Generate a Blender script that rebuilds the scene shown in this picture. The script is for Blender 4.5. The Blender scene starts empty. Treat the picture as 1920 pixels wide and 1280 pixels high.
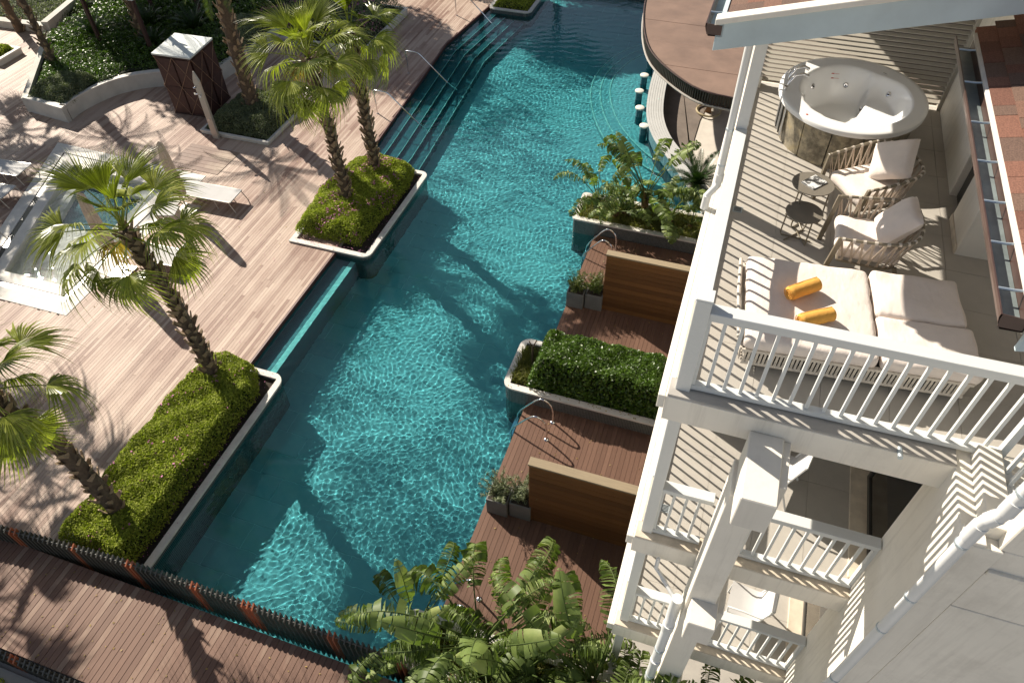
import bpy, bmesh, math, random
import numpy as np
from mathutils import Matrix, Vector
from math import sin, cos, pi, radians as rad

random.seed(7)
RNG = np.random.default_rng(11)
sc = bpy.context.scene
COL = sc.collection

# ------------------------------------------------------------------ camera
cam = bpy.data.cameras.new('camera'); CAM = bpy.data.objects.new('camera', cam)
COL.objects.link(CAM); sc.camera = CAM
CAM.matrix_world = (Matrix.Translation((0, 0, 13.5)) @ Matrix.Rotation(rad(19.6019), 4, 'Z')
                    @ Matrix.Rotation(rad(42.4516), 4, 'X') @ Matrix.Rotation(rad(-1.22448), 4, 'Z'))
cam.sensor_width = 36; cam.lens = 36 * 1352.655 / 1920; cam.clip_end = 400; cam.clip_start = .05

# ------------------------------------------------------------------ light
SUN_EL, SUN_AZ = rad(34.0), rad(151.7)           # where the sun stands
W = bpy.data.worlds.new('World'); sc.world = W; W.use_nodes = True
sky = W.node_tree.nodes.new('ShaderNodeTexSky'); sky.sky_type = 'NISHITA'; sky.sun_disc = False
sky.air_density = .8; sky.dust_density = .6; sky.sun_elevation = SUN_EL; sky.sun_rotation = pi / 2 - SUN_AZ
hs = W.node_tree.nodes.new('ShaderNodeHueSaturation'); hs.inputs['Saturation'].default_value = .62      # hazy coastal sky
W.node_tree.links.new(sky.outputs[0], hs.inputs['Color']); W.node_tree.links.new(hs.outputs[0], W.node_tree.nodes['Background'].inputs[0])
W.node_tree.nodes['Background'].inputs[1].default_value = .065
sl = bpy.data.lights.new('sun', 'SUN'); sl.energy = 5.0; sl.angle = rad(.5); sl.color = (1, .91, .78)
SUN = bpy.data.objects.new('sun', sl); COL.objects.link(SUN)
sd = Vector((-cos(SUN_AZ) * cos(SUN_EL), -sin(SUN_AZ) * cos(SUN_EL), -sin(SUN_EL)))
SUN.rotation_euler = sd.to_track_quat('-Z', 'Y').to_euler(); sl.cycles.is_caustics_light = True
sc.view_settings.view_transform = 'Standard'; sc.view_settings.look = 'None'
sc.view_settings.exposure = .76; sc.view_settings.gamma = 1; sc.view_settings.use_curve_mapping = False
sc.render.engine = 'CYCLES'; sc.cycles.use_denoising = True
sc.cycles.max_bounces = 10; sc.cycles.transparent_max_bounces = 12; sc.cycles.sample_clamp_indirect = 20

# ------------------------------------------------------------------ materials
def lin(c):
    return tuple((v / 255 / 12.92) if v / 255 <= .04045 else ((v / 255 + .055) / 1.055) ** 2.4 for v in c)
class NT:
    def __init__(s, name):
        s.m = bpy.data.materials.new(name); s.m.use_nodes = True; s.t = s.m.node_tree
        s.b = s.t.nodes['Principled BSDF']; s.out = s.t.nodes['Material Output']
    def n(s, ty, **kw):
        x = s.t.nodes.new(ty)
        for k, v in kw.items():
            if k.startswith('i_'):
                k = k[2:]; x.inputs[int(k) if k.isdigit() else k.replace('_', ' ')].default_value = v
            else: setattr(x, k, v)
        return x
    def l(s, a, b): s.t.links.new(a, b)
    def coord(s, scale=(1, 1, 1), kind='Object'):
        c = s.n('ShaderNodeTexCoord'); mp = s.n('ShaderNodeMapping'); mp.inputs['Scale'].default_value = scale
        s.l(c.outputs[kind], mp.inputs[0]); return mp.outputs[0]
    def noise(s, vec, scale, detail=3, rough=.6):
        x = s.n('ShaderNodeTexNoise', i_Scale=scale, i_Detail=detail, i_Roughness=rough); s.l(vec, x.inputs['Vector']); return x.outputs['Fac']
    def ramp(s, fac, stops):
        r = s.n('ShaderNodeValToRGB'); e = r.color_ramp.elements
        while len(e) < len(stops): e.new(.5)
        for k, (p, c) in enumerate(stops): e[k].position = p; e[k].color = (*c, 1)
        s.l(fac, r.inputs[0]); return r.outputs[0]
    def mix(s, fac, a, b, mode='MIX'):
        x = s.n('ShaderNodeMix', data_type='RGBA', blend_type=mode)
        for sock, v in ((x.inputs[0], fac), (x.inputs[6], a), (x.inputs[7], b)):
            if isinstance(v, (int, float)): sock.default_value = v
            elif isinstance(v, tuple): sock.default_value = (*v, 1)
            else: s.l(v, sock)
        return x.outputs[2]
    def bump(s, h, strength=.3, dist=.01):
        x = s.n('ShaderNodeBump', i_Strength=strength, i_Distance=dist); s.l(h, x.inputs['Height']); s.l(x.outputs[0], s.b.inputs['Normal'])
def scl(c, k): return tuple(min(1, v * k) for v in c)

def m_plain(name, c, rough=.6, var=.12, scale=3., metal=0, bump=0, grime=0, spec=.5, streaks=0, crease=0):
    t = NT(name); v = t.coord()
    col = t.ramp(t.noise(v, scale, 5), [(.3, scl(c, 1 - var)), (.7, scl(c, 1 + var))])
    if grime:
        g = t.ramp(t.noise(v, .9, 8, .75), [(.52, (0, 0, 0)), (.8, (1, 1, 1))])
        gm = t.n('ShaderNodeMath', operation='MULTIPLY', i_1=grime); t.l(g, gm.inputs[0])
        col = t.mix(gm.outputs[0], col, (.28, .24, .19))
        if streaks:
            q = t.ramp(t.noise(t.coord((6, 6, .35)), 1.6, 6, .7), [(.5, (0, 0, 0)), (.85, (1, 1, 1))]); qm = t.n('ShaderNodeMath', operation='MULTIPLY', i_1=streaks); t.l(q, qm.inputs[0]); col = t.mix(qm.outputs[0], col, (.40, .36, .30))
    t.l(col, t.b.inputs['Base Color']); t.b.inputs['Roughness'].default_value = rough; t.b.inputs['Metallic'].default_value = metal
    t.b.inputs['Specular IOR Level'].default_value = spec
    if crease: t.bump(t.noise(t.coord((1, .5, 1)), 7, 5, .55), crease, .03)
    elif bump: t.bump(t.noise(v, scale * 14, 4), bump, .006)
    return t.m

def m_wood(name, dark, light, bleach=None, rough=.55, axis=1, pieces=True, bl=(.5, .75)):
    """timber: tone per board, long grain, weathered patches"""
    t = NT(name); s = [14, 14, 14]; s[axis] = .8
    v = t.coord(tuple(s)); g = t.noise(v, 3, 6, .7)
    if pieces: r = t.n('ShaderNodeObjectInfo').outputs['Random']
    else: r = t.n('ShaderNodeAttribute', attribute_name='tone').outputs['Fac']
    a = t.n('ShaderNodeMath', operation='MULTIPLY_ADD', i_1=.34, i_2=.08); t.l(r, a.inputs[0])
    b = t.n('ShaderNodeMath', operation='MULTIPLY_ADD', i_1=.6); t.l(g, b.inputs[0]); t.l(a.outputs[0], b.inputs[2])
    col = t.ramp(b.outputs[0], [(.1, dark), (.9, light)])
    if bleach:
        w = t.coord((1, .45, 1)); q = t.noise(w, .55, 6, .62)
        qq = t.n('ShaderNodeMath', operation='MULTIPLY_ADD', i_1=.22); t.l(r, qq.inputs[0]); t.l(q, qq.inputs[2])
        col = t.mix(t.ramp(qq.outputs[0], [(bl[0], (0, 0, 0)), (bl[1], (.85, .85, .85))]), col, bleach)
    t.l(col, t.b.inputs['Base Color']); t.b.inputs['Roughness'].default_value = rough
    t.b.inputs['Specular IOR Level'].default_value = .3
    t.bump(g, .25, .004); return t.m

def m_leaf(name, dark, light, tip=None, rough=.42, trans=.3, scale=9., spec=.5):
    t = NT(name); r = t.n('ShaderNodeObjectInfo').outputs['Random']
    att = t.n('ShaderNodeAttribute', attribute_name='tone').outputs['Fac']
    v = t.coord(); g = t.noise(v, scale, 3)
    a = t.n('ShaderNodeMath', operation='MULTIPLY_ADD', i_1=.35); t.l(g, a.inputs[0]); 
    b = t.n('ShaderNodeMath', operation='MULTIPLY_ADD', i_1=.5); t.l(att, b.inputs[0]); t.l(a.outputs[0], b.inputs[2])
    c = t.n('ShaderNodeMath', operation='MULTIPLY', i_1=.25); t.l(r, c.inputs[0]); t.l(c.outputs[0], a.inputs[2])
    st = [(.12, dark), (.75, light)]
    if tip: st.append((.98, tip))
    col = t.ramp(b.outputs[0], st)
    t.l(col, t.b.inputs['Base Color']); t.b.inputs['Roughness'].default_value = rough; t.b.inputs['Specular IOR Level'].default_value = spec
    tr = t.n('ShaderNodeBsdfTranslucent'); tc = t.mix(1., col, (1.25, 1.5, .45), 'MULTIPLY'); t.l(tc, tr.inputs[0])
    mx = t.n('ShaderNodeMixShader', i_0=trans); t.l(t.b.outputs[0], mx.inputs[1]); t.l(tr.outputs[0], mx.inputs[2]); t.l(mx.outputs[0], t.out.inputs[0])
    return t.m

def m_mosaic(name, c1, c2, grout, size=.03, flat=False, rough=.25):
    """small glass mosaic on vertical walls (or on level ground with flat=True)"""
    t = NT(name); c = t.n('ShaderNodeTexCoord'); s = t.n('ShaderNodeSeparateXYZ'); t.l(c.outputs['Object'], s.inputs[0])
    k = t.n('ShaderNodeCombineXYZ')
    if flat: t.l(s.outputs[0], k.inputs[0]); t.l(s.outputs[1], k.inputs[1])
    else:
        a = t.n('ShaderNodeMath', operation='ADD'); t.l(s.outputs[0], a.inputs[0]); t.l(s.outputs[1], a.inputs[1])
        t.l(a.outputs[0], k.inputs[0]); t.l(s.outputs[2], k.inputs[1])
    b = t.n('ShaderNodeTexBrick', offset=0, i_Scale=1., i_Mortar_Size=size * .09, i_Brick_Width=size, i_Row_Height=size, i_Bias=0.)
    b.inputs['Color1'].default_value = (*c1, 1); b.inputs['Color2'].default_value = (*c2, 1); b.inputs['Mortar'].default_value = (*grout, 1)
    t.l(k.outputs[0], b.inputs['Vector']); t.l(b.outputs['Color'], t.b.inputs['Base Color']); t.b.inputs['Roughness'].default_value = rough
    return t.m

def m_glass(name, tint=(.93, .95, .93), mixf=.55):
    t = NT(name); tr = t.n('ShaderNodeBsdfTransparent'); tr.inputs[0].default_value = (*tint, 1)
    gl = t.n('ShaderNodeBsdfGlossy', i_Roughness=.02); fr = t.n('ShaderNodeFresnel', i_IOR=1.5)
    a = t.n('ShaderNodeMath', operation='MULTIPLY_ADD', i_1=1., i_2=.06); t.l(fr.outputs[0], a.inputs[0])
    mx = t.n('ShaderNodeMixShader'); t.l(a.outputs[0], mx.inputs[0]); t.l(tr.outputs[0], mx.inputs[1]); t.l(gl.outputs[0], mx.inputs[2]); t.l(mx.outputs[0], t.out.inputs[0])
    return t.m

def m_water(name, tint):
    t = NT(name); t.b.inputs['Base Color'].default_value = (*tint, 1); t.b.inputs['Roughness'].default_value = 0
    t.b.inputs['IOR'].default_value = 1.33; t.b.inputs['Transmission Weight'].default_value = 1; return t.m

def m_shingle():
    t = NT('asphalt_shingle'); r = t.n('ShaderNodeObjectInfo').outputs['Random']
    col = t.ramp(r, [(.0, lin((118, 80, 66))), (.3, lin((136, 92, 74))), (.55, lin((144, 100, 82))), (.8, lin((128, 100, 84))), (1., lin((98, 78, 70)))])
    v = t.coord(); g = t.noise(v, 90, 3, .8)
    col = t.mix(.75, col, t.ramp(g, [(.35, (.35, .33, .32)), (.66, (1, 1, 1))]), 'MULTIPLY')
    t.l(col, t.b.inputs['Base Color']); t.b.inputs['Roughness'].default_value = .9; t.bump(g, .6, .004); return t.m

def m_marble():
    t = NT('marbled_skirt'); v = t.coord(); g = t.noise(v, 4.5, 9, .72); h = t.noise(v, 13, 6, .7)
    col = t.ramp(g, [(.33, lin((84, 76, 62))), (.45, lin((124, 116, 98))), (.55, lin((160, 150, 128))), (.68, lin((172, 156, 118)))])
    col = t.mix(.5, col, t.ramp(h, [(.4, (.4, .38, .35)), (.6, (1, 1, 1))]), 'MULTIPLY')
    t.l(col, t.b.inputs['Base Color']); t.b.inputs['Roughness'].default_value = .35; return t.m

def m_rope(name, c): return m_plain(name, c, .85, .15, 20, bump=.4)

MT = dict(
 white=m_plain('white_render', (.80, .755, .665), .8, .05, 1.5, bump=.12, grime=.35, streaks=.5),
 beam=m_plain('cream_beam', (.74, .70, .62), .75, .05, 1.2, grime=.25, streaks=.3),
 paint=m_wood('painted_timber', (.62, .64, .62), (.74, .74, .71), None, .6),
 rail=m_wood('painted_railing', (.60, .62, .61), (.70, .71, .69), None, .55, axis=0),
 fascia=m_plain('fascia_board', (.46, .55, .57), .6, .1, 2, grime=.15),
 tile=m_plain('porcelain_floor_tile', (.44, .41, .365), .55, .09, 2.2, bump=.1),
 grout=m_plain('grout', (.5, .48, .44), .9, .1),
 louver=m_plain('louvre_slat', (.46, .43, .37), .6, .06, 2),
 travert=m_plain('travertine', (.60, .52, .41), .6, .2, 4, grime=.15),
 coping=m_plain('coping_stone', (.64, .61, .56), .7, .10, 5, bump=.15, grime=.3),
 planterwall=m_plain('planter_render', (.55, .53, .48), .85, .12, 2, bump=.2, grime=.3),
 soil=m_plain('soil', (.035, .026, .018), .95, .4, 20, bump=.8),
 deck=m_wood('weathered_decking', lin((116, 89, 77)), lin((158, 129, 114)), lin((190, 170, 154)), .6, 1, False, (.46, .74)),
 plank=m_wood('plank_timber', lin((92, 66, 54)), lin((128, 98, 82)), lin((172, 154, 134)), .55, 1, True, (.6, .82)),
 dplank=m_wood('plank_hardwood', lin((88, 64, 52)), lin((118, 90, 75)), None, .5, 1, True),
 edge=m_plain('deck_trim', lin((92, 60, 54)), .5, .1),
 screen=m_wood('screen_timber', lin((66, 42, 24)), lin((130, 90, 52)), None, .5, 0),
 screencap=m_wood('grey_timber', lin((104, 92, 74)), lin((164, 148, 122)), None, .7, 0),
 poolt=None, poolwall=m_mosaic('pool_wall_mosaic', (.04, .13, .16), (.025, .10, .13), (.10, .22, .24), .06, rough=.75),
 mosaic=m_mosaic('grey_mosaic', (.075, .085, .085), (.045, .05, .055), (.22, .21, .19), .035),
 ledge=m_mosaic('ledge_mosaic', (.04, .10, .115), (.03, .08, .10), (.08, .15, .165), .05, True),
 nosing=m_plain('step_nosing', (.5, .6, .55), .5, .15, 8),
 chrome=m_plain('stainless_steel', (.75, .75, .76), .12, .03, 3, metal=1),
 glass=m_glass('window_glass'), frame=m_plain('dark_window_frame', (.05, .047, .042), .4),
 curtain=m_plain('curtain_cloth', (.76, .77, .70), .9, .08),
 acrylic=m_plain('white_acrylic', (.80, .80, .79), .12, .01, 2),
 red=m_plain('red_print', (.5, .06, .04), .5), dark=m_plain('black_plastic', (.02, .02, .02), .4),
 marble=m_marble(), shingle=m_shingle(),
 gutter=m_plain('brown_gutter', (.075, .043, .035), .35, .2, 6), gutin=m_plain('gutter_sheen', (.20, .24, .24), .3, .35, 4),
 strap=m_plain('galvanised_strap', (.55, .62, .66), .35, .1, metal=.6),
 pipe=m_plain('white_pvc', (.72, .725, .71), .35, .03), 
 cushion=m_plain('cream_fabric', (.74, .66, .60), .95, .05, 6, crease=.5),
 rope=m_rope('woven_rope', (.46, .38, .30)), ropel=m_rope('pale_rope', (.62, .56, .48)),
 taupe=m_plain('taupe_aluminium', (.20, .17, .12), .4, .06), tabletop=m_plain('table_laminate', (.19, .17, .14), .45, .05),
 towel=m_plain('ochre_towel', (.70, .36, .07), .95, .14, 5, crease=.8),
 sling=m_plain('sling_fabric', (.50, .49, .48), .8, .06), alum=m_plain('brushed_aluminium', (.42, .40, .37), .35, .05, metal=.5),
 canvas=m_plain('parasol_canvas', (.58, .49, .40), .9, .12, 6),
 slate=m_plain('anthracite_fin', (.070, .066, .055), .45, .15), orange=m_plain('rust_fin', lin((158, 92, 62)), .5, .12),
 corten=m_plain('rusty_panel', lin((66, 40, 34)), .6, .25, 6), rod=m_plain('bronze_rod', lin((150, 120, 96)), .4),
 whitelid=m_plain('white_roofing', (.62, .66, .64), .5, .08), concrete=m_plain('concrete', (.40, .375, .34), .85, .12, 2, bump=.2, grime=.4),
 palebar=m_plain('pale_bar_floor', (.60, .55, .48), .7, .1, 2), stripe=m_plain('bar_counter_stone', (.52, .52, .50), .45, .06),
 barroof=m_plain('bar_roof_panel', lin((132, 108, 92)), .5, .2, 1.3),
 trunk=m_plain('palm_trunk', lin((88, 74, 60)), .9, .35, 14, bump=.8), boot=m_plain('palm_boot', lin((140, 120, 96)), .85, .3, 9, bump=.5),
 fan=m_leaf('fan_frond', lin((66, 76, 22)), lin((150, 156, 66)), lin((206, 198, 120)), .34, .34), dryfan=m_leaf('dry_frond', lin((104, 84, 40)), lin((176, 150, 88)), None, .6, .25),
 feather=m_leaf('feather_frond', lin((36, 50, 18)), lin((86, 104, 44)), lin((150, 140, 70)), .4, .25),
 cycad=m_leaf('cycad_frond', lin((24, 42, 16)), lin((52, 76, 30)), None, .35, .15),
 banana=m_leaf('strelitzia_leaf', lin((58, 76, 36)), lin((116, 132, 72)), lin((166, 172, 112)), .50, .30, 4, .35),
 stem=m_plain('leaf_stem', lin((110, 100, 52)), .6, .25, 9),
 bstem=m_plain('strelitzia_stem', lin((96, 74, 44)), .7, .35, 12),
 hedge=m_leaf('groundcover_leaf', lin((80, 92, 28)), lin((172, 180, 74)), lin((204, 204, 118)), .75, .3, 5, .25),
 hedgeflower=m_plain('magenta_petal', lin((176, 104, 140)), .7, .2),
 ficus=m_leaf('glossy_hedge_leaf', lin((32, 52, 16)), lin((92, 120, 44)), lin((150, 166, 88)), .36, .25, 6),
 sage=m_leaf('silver_shrub_leaf', lin((70, 82, 56)), lin((134, 142, 108)), lin((176, 180, 150)), .7, .15, 5),
 grass=m_leaf('grass_blade', lin((64, 70, 26)), lin((128, 128, 60)), None, .6, .3, 6),
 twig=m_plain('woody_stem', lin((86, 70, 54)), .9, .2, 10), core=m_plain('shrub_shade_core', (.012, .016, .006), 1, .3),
)
t = NT('pool_floor_tile'); r_ = t.n('ShaderNodeObjectInfo').outputs['Random']
c_ = t.ramp(r_, [(0, (.21, .35, .37)), (1, (.27, .42, .43))])
c_ = t.mix(t.ramp(t.noise(t.coord(), 2.5, 6, .7), [(.4, (0, 0, 0)), (.75, (.5, .5, .5))]), c_, (.42, .50, .48))
t.l(c_, t.b.inputs['Base Color']); t.b.inputs['Roughness'].default_value = .6; MT['poolt'] = t.m
MT['poolgrout'] = m_plain('pool_grout', (.5, .66, .66), .8, .1)
MT['barfloor'] = m_plain('bar_service_floor', (.19, .155, .13), .6, .2, 2, grime=.3)
MT['water'] = m_water('pool_water', (.25, .84, .92)); MT['water2'] = m_water('plunge_pool_water', (.86, .97, .96))

# ------------------------------------------------------------------ geometry helpers
class MB:
    def __init__(s): s.v = []; s.f = []; s.t = []
    def add(s, vs, fs, tone=None):
        o = len(s.v); s.v += [tuple(p) for p in vs]; s.f += [tuple(i + o for i in f) for f in fs]; s.t += [random.random() if tone is None else tone] * len(fs); return s
    def box(s, x0, x1, y0, y1, z0, z1, tone=None):
        return s.add([(x0, y0, z0), (x1, y0, z0), (x1, y1, z0), (x0, y1, z0), (x0, y0, z1), (x1, y0, z1), (x1, y1, z1), (x0, y1, z1)],
                     [(0, 3, 2, 1), (4, 5, 6, 7), (0, 1, 5, 4), (1, 2, 6, 5), (2, 3, 7, 6), (3, 0, 4, 7)], tone)
    def bar(s, a, b, w, h, up=(0, 0, 1)):
        a, b = Vector(a), Vector(b); d = (b - a).normalized(); u = Vector(up)
        if abs(d.dot(u)) > .98: u = Vector((1, 0, 0))
        sx = d.cross(u).normalized(); sz = sx.cross(d)
        vs = [p + sx * i * w / 2 + sz * j * h / 2 for p in (a, b) for i, j in ((-1, -1), (1, -1), (1, 1), (-1, 1))]
        return s.add(vs, [(0, 3, 2, 1), (4, 5, 6, 7), (0, 1, 5, 4), (1, 2, 6, 5), (2, 3, 7, 6), (3, 0, 4, 7)])
    def tube(s, pts, r, n=8, cap=True, closed=False):
        pts = [Vector(p) for p in pts]; N = len(pts); rs = r if isinstance(r, (list, tuple)) else [r] * N
        vs = []; prev = None
        for i, p in enumerate(pts):
            d = (pts[(i + 1) % N] - pts[i - 1]) if (closed or 0 < i < N - 1) else (pts[1] - pts[0] if i == 0 else pts[-1] - pts[-2])
            d.normalize()
            if prev is None:
                u = Vector((0, 0, 1)) if abs(d.z) < .9 else Vector((1, 0, 0)); a = d.cross(u).normalized()
            else:
                a = (prev - d * prev.dot(d)).normalized()
            prev = a; b = d.cross(a)
            vs += [p + (a * cos(2 * pi * k / n) + b * sin(2 * pi * k / n)) * rs[i] for k in range(n)]
        fs = [(i * n + k, i * n + (k + 1) % n, ((i + 1) % N) * n + (k + 1) % n, ((i + 1) % N) * n + k) for i in range(N if closed else N - 1) for k in range(n)]
        if cap and not closed: fs += [tuple(range(n))[::-1], tuple((N - 1) * n + k for k in range(n))]
        return s.add(vs, fs)
    def prism(s, poly, z0, z1):
        n = len(poly); area = sum(poly[i][0] * poly[(i + 1) % n][1] - poly[(i + 1) % n][0] * poly[i][1] for i in range(n))
        if area < 0: poly = poly[::-1]
        return s.add([(x, y, z0) for x, y in poly] + [(x, y, z1) for x, y in poly],
                     [tuple(range(n))[::-1], tuple(range(n, 2 * n))] + [(i, (i + 1) % n, n + (i + 1) % n, n + i) for i in range(n)])
    def lathe(s, prof, n=24, c=(0, 0), sx=1, sy=1, cap=False):
        vs = [(c[0] + r * cos(2 * pi * k / n) * sx, c[1] + r * sin(2 * pi * k / n) * sy, z) for r, z in prof for k in range(n)]
        fs = [(i * n + k, i * n + (k + 1) % n, (i + 1) * n + (k + 1) % n, (i + 1) * n + k) for i in range(len(prof) - 1) for k in range(n)]
        if cap: fs += [tuple(range(n))[::-1], tuple((len(prof) - 1) * n + k for k in range(n))]
        return s.add(vs, fs)
    def mesh(s, name, mat, smooth=False, bevel=0, seg=2):
        me = bpy.data.meshes.new(name); me.from_pydata(s.v, [], s.f)
        at_ = me.attributes.new('tone', 'FLOAT', 'FACE'); at_.data.foreach_set('value', s.t)
        if bevel:
            bm = bmesh.new(); bm.from_mesh(me)
            es = [e for e in bm.edges if len(e.link_faces) == 2 and e.calc_face_angle(0) > .6]
            bmesh.ops.bevel(bm, geom=es, offset=bevel, segments=seg, affect='EDGES', profile=.5, clamp_overlap=True)
            bm.to_mesh(me); bm.free()
        me.materials.append(MT[mat] if isinstance(mat, str) else mat)
        if smooth:
            me.polygons.foreach_set('use_smooth', [True] * len(me.polygons))
            if smooth != 'all':
                me.set_sharp_from_angle(angle=.7)
        return me
    def build(s, name, mat, parent=None, smooth=False, bevel=0, seg=2, **tags):
        return link(name, s.mesh(name, mat, smooth, bevel, seg), parent, **tags)

def link(name, data, parent=None, loc=None, rot=None, mat4=None, **tags):
    o = bpy.data.objects.new(name, data); COL.objects.link(o)
    if parent is not None:
        o.parent = parent
        if parent.get('origin_at_world') is not None and data is not None and mat4 is None and loc is None:
            o.matrix_parent_inverse = Matrix.Translation(-Vector(parent.location))
    if mat4 is not None: o.matrix_basis = mat4
    if loc is not None: o.location = loc
    if rot is not None: o.rotation_euler = rot
    for k, v in tags.items(): o[k] = v
    return o

def thing(name, loc, label, cat, group=None, rz=0, world=False):
    o = bpy.data.objects.new(name, None); COL.objects.link(o); o.location = loc; o.rotation_euler = (0, 0, rz); o.empty_display_size = .1
    o['label'] = label; o['category'] = cat
    if group: o['group'] = group
    if world: o['origin_at_world'] = 1
    return o
def setting(name, mb, mat, parent=None, **k): return mb.build(name, mat, parent, kind='structure', **k)
def recv(*obs):
    for o in obs: o.cycles.is_caustics_receiver = True
def copy_tree(o, parent=None):
    c = o.copy(); COL.objects.link(c); c.parent = parent
    for ch in [x for x in bpy.data.objects if x.parent == o]: copy_tree(ch, c)
    return c
def arr_mesh(name, V, F, mat, tone=None, smooth=False):
    """mesh from numpy arrays; F is (n,3) or (n,4)"""
    me = bpy.data.meshes.new(name); n, k = F.shape
    me.vertices.add(len(V)); me.vertices.foreach_set('co', V.astype(np.float32).ravel())
    me.loops.add(n * k); me.loops.foreach_set('vertex_index', F.astype(np.int32).ravel())
    me.polygons.add(n); me.polygons.foreach_set('loop_start', np.arange(n, dtype=np.int32) * k)
    if smooth: me.polygons.foreach_set('use_smooth', np.ones(n, bool))
    me.update()
    a = me.attributes.new('tone', 'FLOAT', 'FACE'); a.data.foreach_set('value', (RNG.random(n) if tone is None else tone).astype(np.float32))
    me.materials.append(MT[mat]); return me
def smoothpts(pts, k=6):
    out = []; P = [Vector((*p, 0)) if len(p) == 2 else Vector(p) for p in pts]
    P = [P[0] * 2 - P[1]] + P + [P[-1] * 2 - P[-2]]
    for i in range(1, len(P) - 2):
        for j in range(k):
            u = j / k; a, b, c, d = P[i - 1], P[i], P[i + 1], P[i + 2]
            out.append(.5 * ((2 * b) + (c - a) * u + (2 * a - 5 * b + 4 * c - d) * u * u + (3 * b - a - 3 * c + d) * u ** 3))
    out.append(P[-2]); return out
def offs(pts, d):
    """offset an open 2D polyline to its right by d"""
    out = []
    for i, p in enumerate(pts):
        a = Vector(pts[max(0, i - 1)][:2]); b = Vector(pts[min(len(pts) - 1, i + 1)][:2]); t_ = (b - a).normalized()
        out.append((p[0] + t_.y * d, p[1] - t_.x * d))
    return out
def roundrect(x0, x1, y0, y1, r, corners=(1, 1, 1, 1), n=6):
    """corners in order SW, SE, NE, NW"""
    out = []
    for (cx, cy, a0), on in zip(((x0, y0, 180), (x1, y0, 270), (x1, y1, 0), (x0, y1, 90)), corners):
        if not on: out.append((cx, cy)); continue
        ox = cx + (r if cx == x0 else -r); oy = cy + (r if cy == y0 else -r)
        out += [(ox + r * cos(rad(a0 + 90 * k / n)), oy + r * sin(rad(a0 + 90 * k / n))) for k in range(n + 1)]
    return out

# ================================================================== GROUND, POOL
FL, WZ = -1.32, -.10                              # pool floor, water line
LEFT = [(-10.1, 3.1), (-10.1, 15.), (-11.5, 15.), (-11.5, 19.1), (-12.0, 26.4), (-11.5, 30.6), (-11.5, 34.)]
RIGHT = [(-3.2, 3.1), (-3.2, 17.6), (-.5, 17.6), (-.75, 18.6), (-1.6, 20.1), (-2.36, 21.2), (-2.82, 22.3), (-3.05, 23.4), (-3.25, 25.), (-3.28, 26.4), (-3.2, 28.4), (-2.6, 34.)]
g = MB()
g.prism([(-90, 3.1)] + LEFT[:1] + [(-15.7, 3.1), (-15.7, 3.1)][:0] + [(-10.1, 8.86), (-90, 8.86)], -.6, -.05)
g.prism([(-15.7, 8.861), (-10.1, 8.861), (-10.1, 15.), (-11.5, 15.), (-11.5, 15.6), (-15.7, 15.6)], -.6, -.051)
g.box(-90, -22.2, 8.861, 15.6, -.6, -.05)
g.prism([(-90, 15.601), (-11.5, 15.601), (-11.5, 19.1), (-12.0, 26.4), (-11.5, 30.6), (-11.5, 34.), (-90, 34.)], -.6, -.052)
g.box(-90, 60, 34.001, 120, -.6, -.053)
g.prism([(60, 3.1), (-3.2, 3.1), (-3.2, 17.6), (-.5, 17.6), (-.75, 18.6), (60, 18.6)][::-1], -.6, -.054)
g.prism([(60, 18.601), (-.75, 18.601), (-1.6, 20.1), (-2.36, 21.2), (-2.82, 22.3), (-3.05, 23.4), (-3.25, 25.), (-3.28, 26.4), (-3.2, 28.4), (-2.6, 34.), (60, 34.)], -.6, -.055)
g.box(-90, 60, -60, 3.099, -.6, -.056)
setting('ground', g, 'concrete')

def off_simple(L, d): return [(x + d, y) for x, y in L]
w = MB(); P = off_simple(LEFT, .008)[::-1] + off_simple(RIGHT, -.008)
w2 = MB(); nL = len(LEFT)
for i in range(len(P)):
    a, b = P[i], P[(i + 1) % len(P)]
    (w if i < nL or i == len(P) - 1 else w2).add([(*a, FL - .05), (*b, FL - .05), (*b, -.056), (*a, -.056)], [(0, 1, 2, 3)])
recv(setting('pool_wall', w, 'poolwall')); setting('pool_wall', w2, 'poolwall')
fb = MB().prism(P, FL - .3, FL - .012); pf = setting('pool_floor', fb, 'poolgrout'); recv(pf)
# tiles of the pool floor: the ones that show largest one by one, the rest joined
def inside(x, y):
    xl = -10.1 if y < 15 else (-11.5 if y < 19.1 else -11.9)
    xr = -3.2 if y < 17 else (-1. if y < 18.8 else -2.9)
    return xl - .1 < x < xr + .2
TW, TH = 1.2, .6; tiles = []
row = 0; y = 3.1
while y < 34:
    x = -12.3 + (TW / 2 if row % 2 else 0)
    while x < -.9:
        if inside(x + .6, y + .3): tiles.append((math.hypot(x + .6, y + .3), x, y))
        x += TW
    y += TH; row += 1
tiles.sort(); tm = MB().box(.008, TW - .008, .008, TH - .008, -.012, 0).mesh('floor_tile', 'poolt'); rest = MB()
for i, (d, x, y) in enumerate(tiles):
    if i < 280: recv(link('floor_tile', tm, pf, loc=(x, y, FL)))
    else: rest.box(x + .008, x + TW - .008, y + .008, y + TH - .008, FL - .012, FL)
recv(rest.build('floor_tiling', 'poolt', pf, kind='stuff'))

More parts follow.
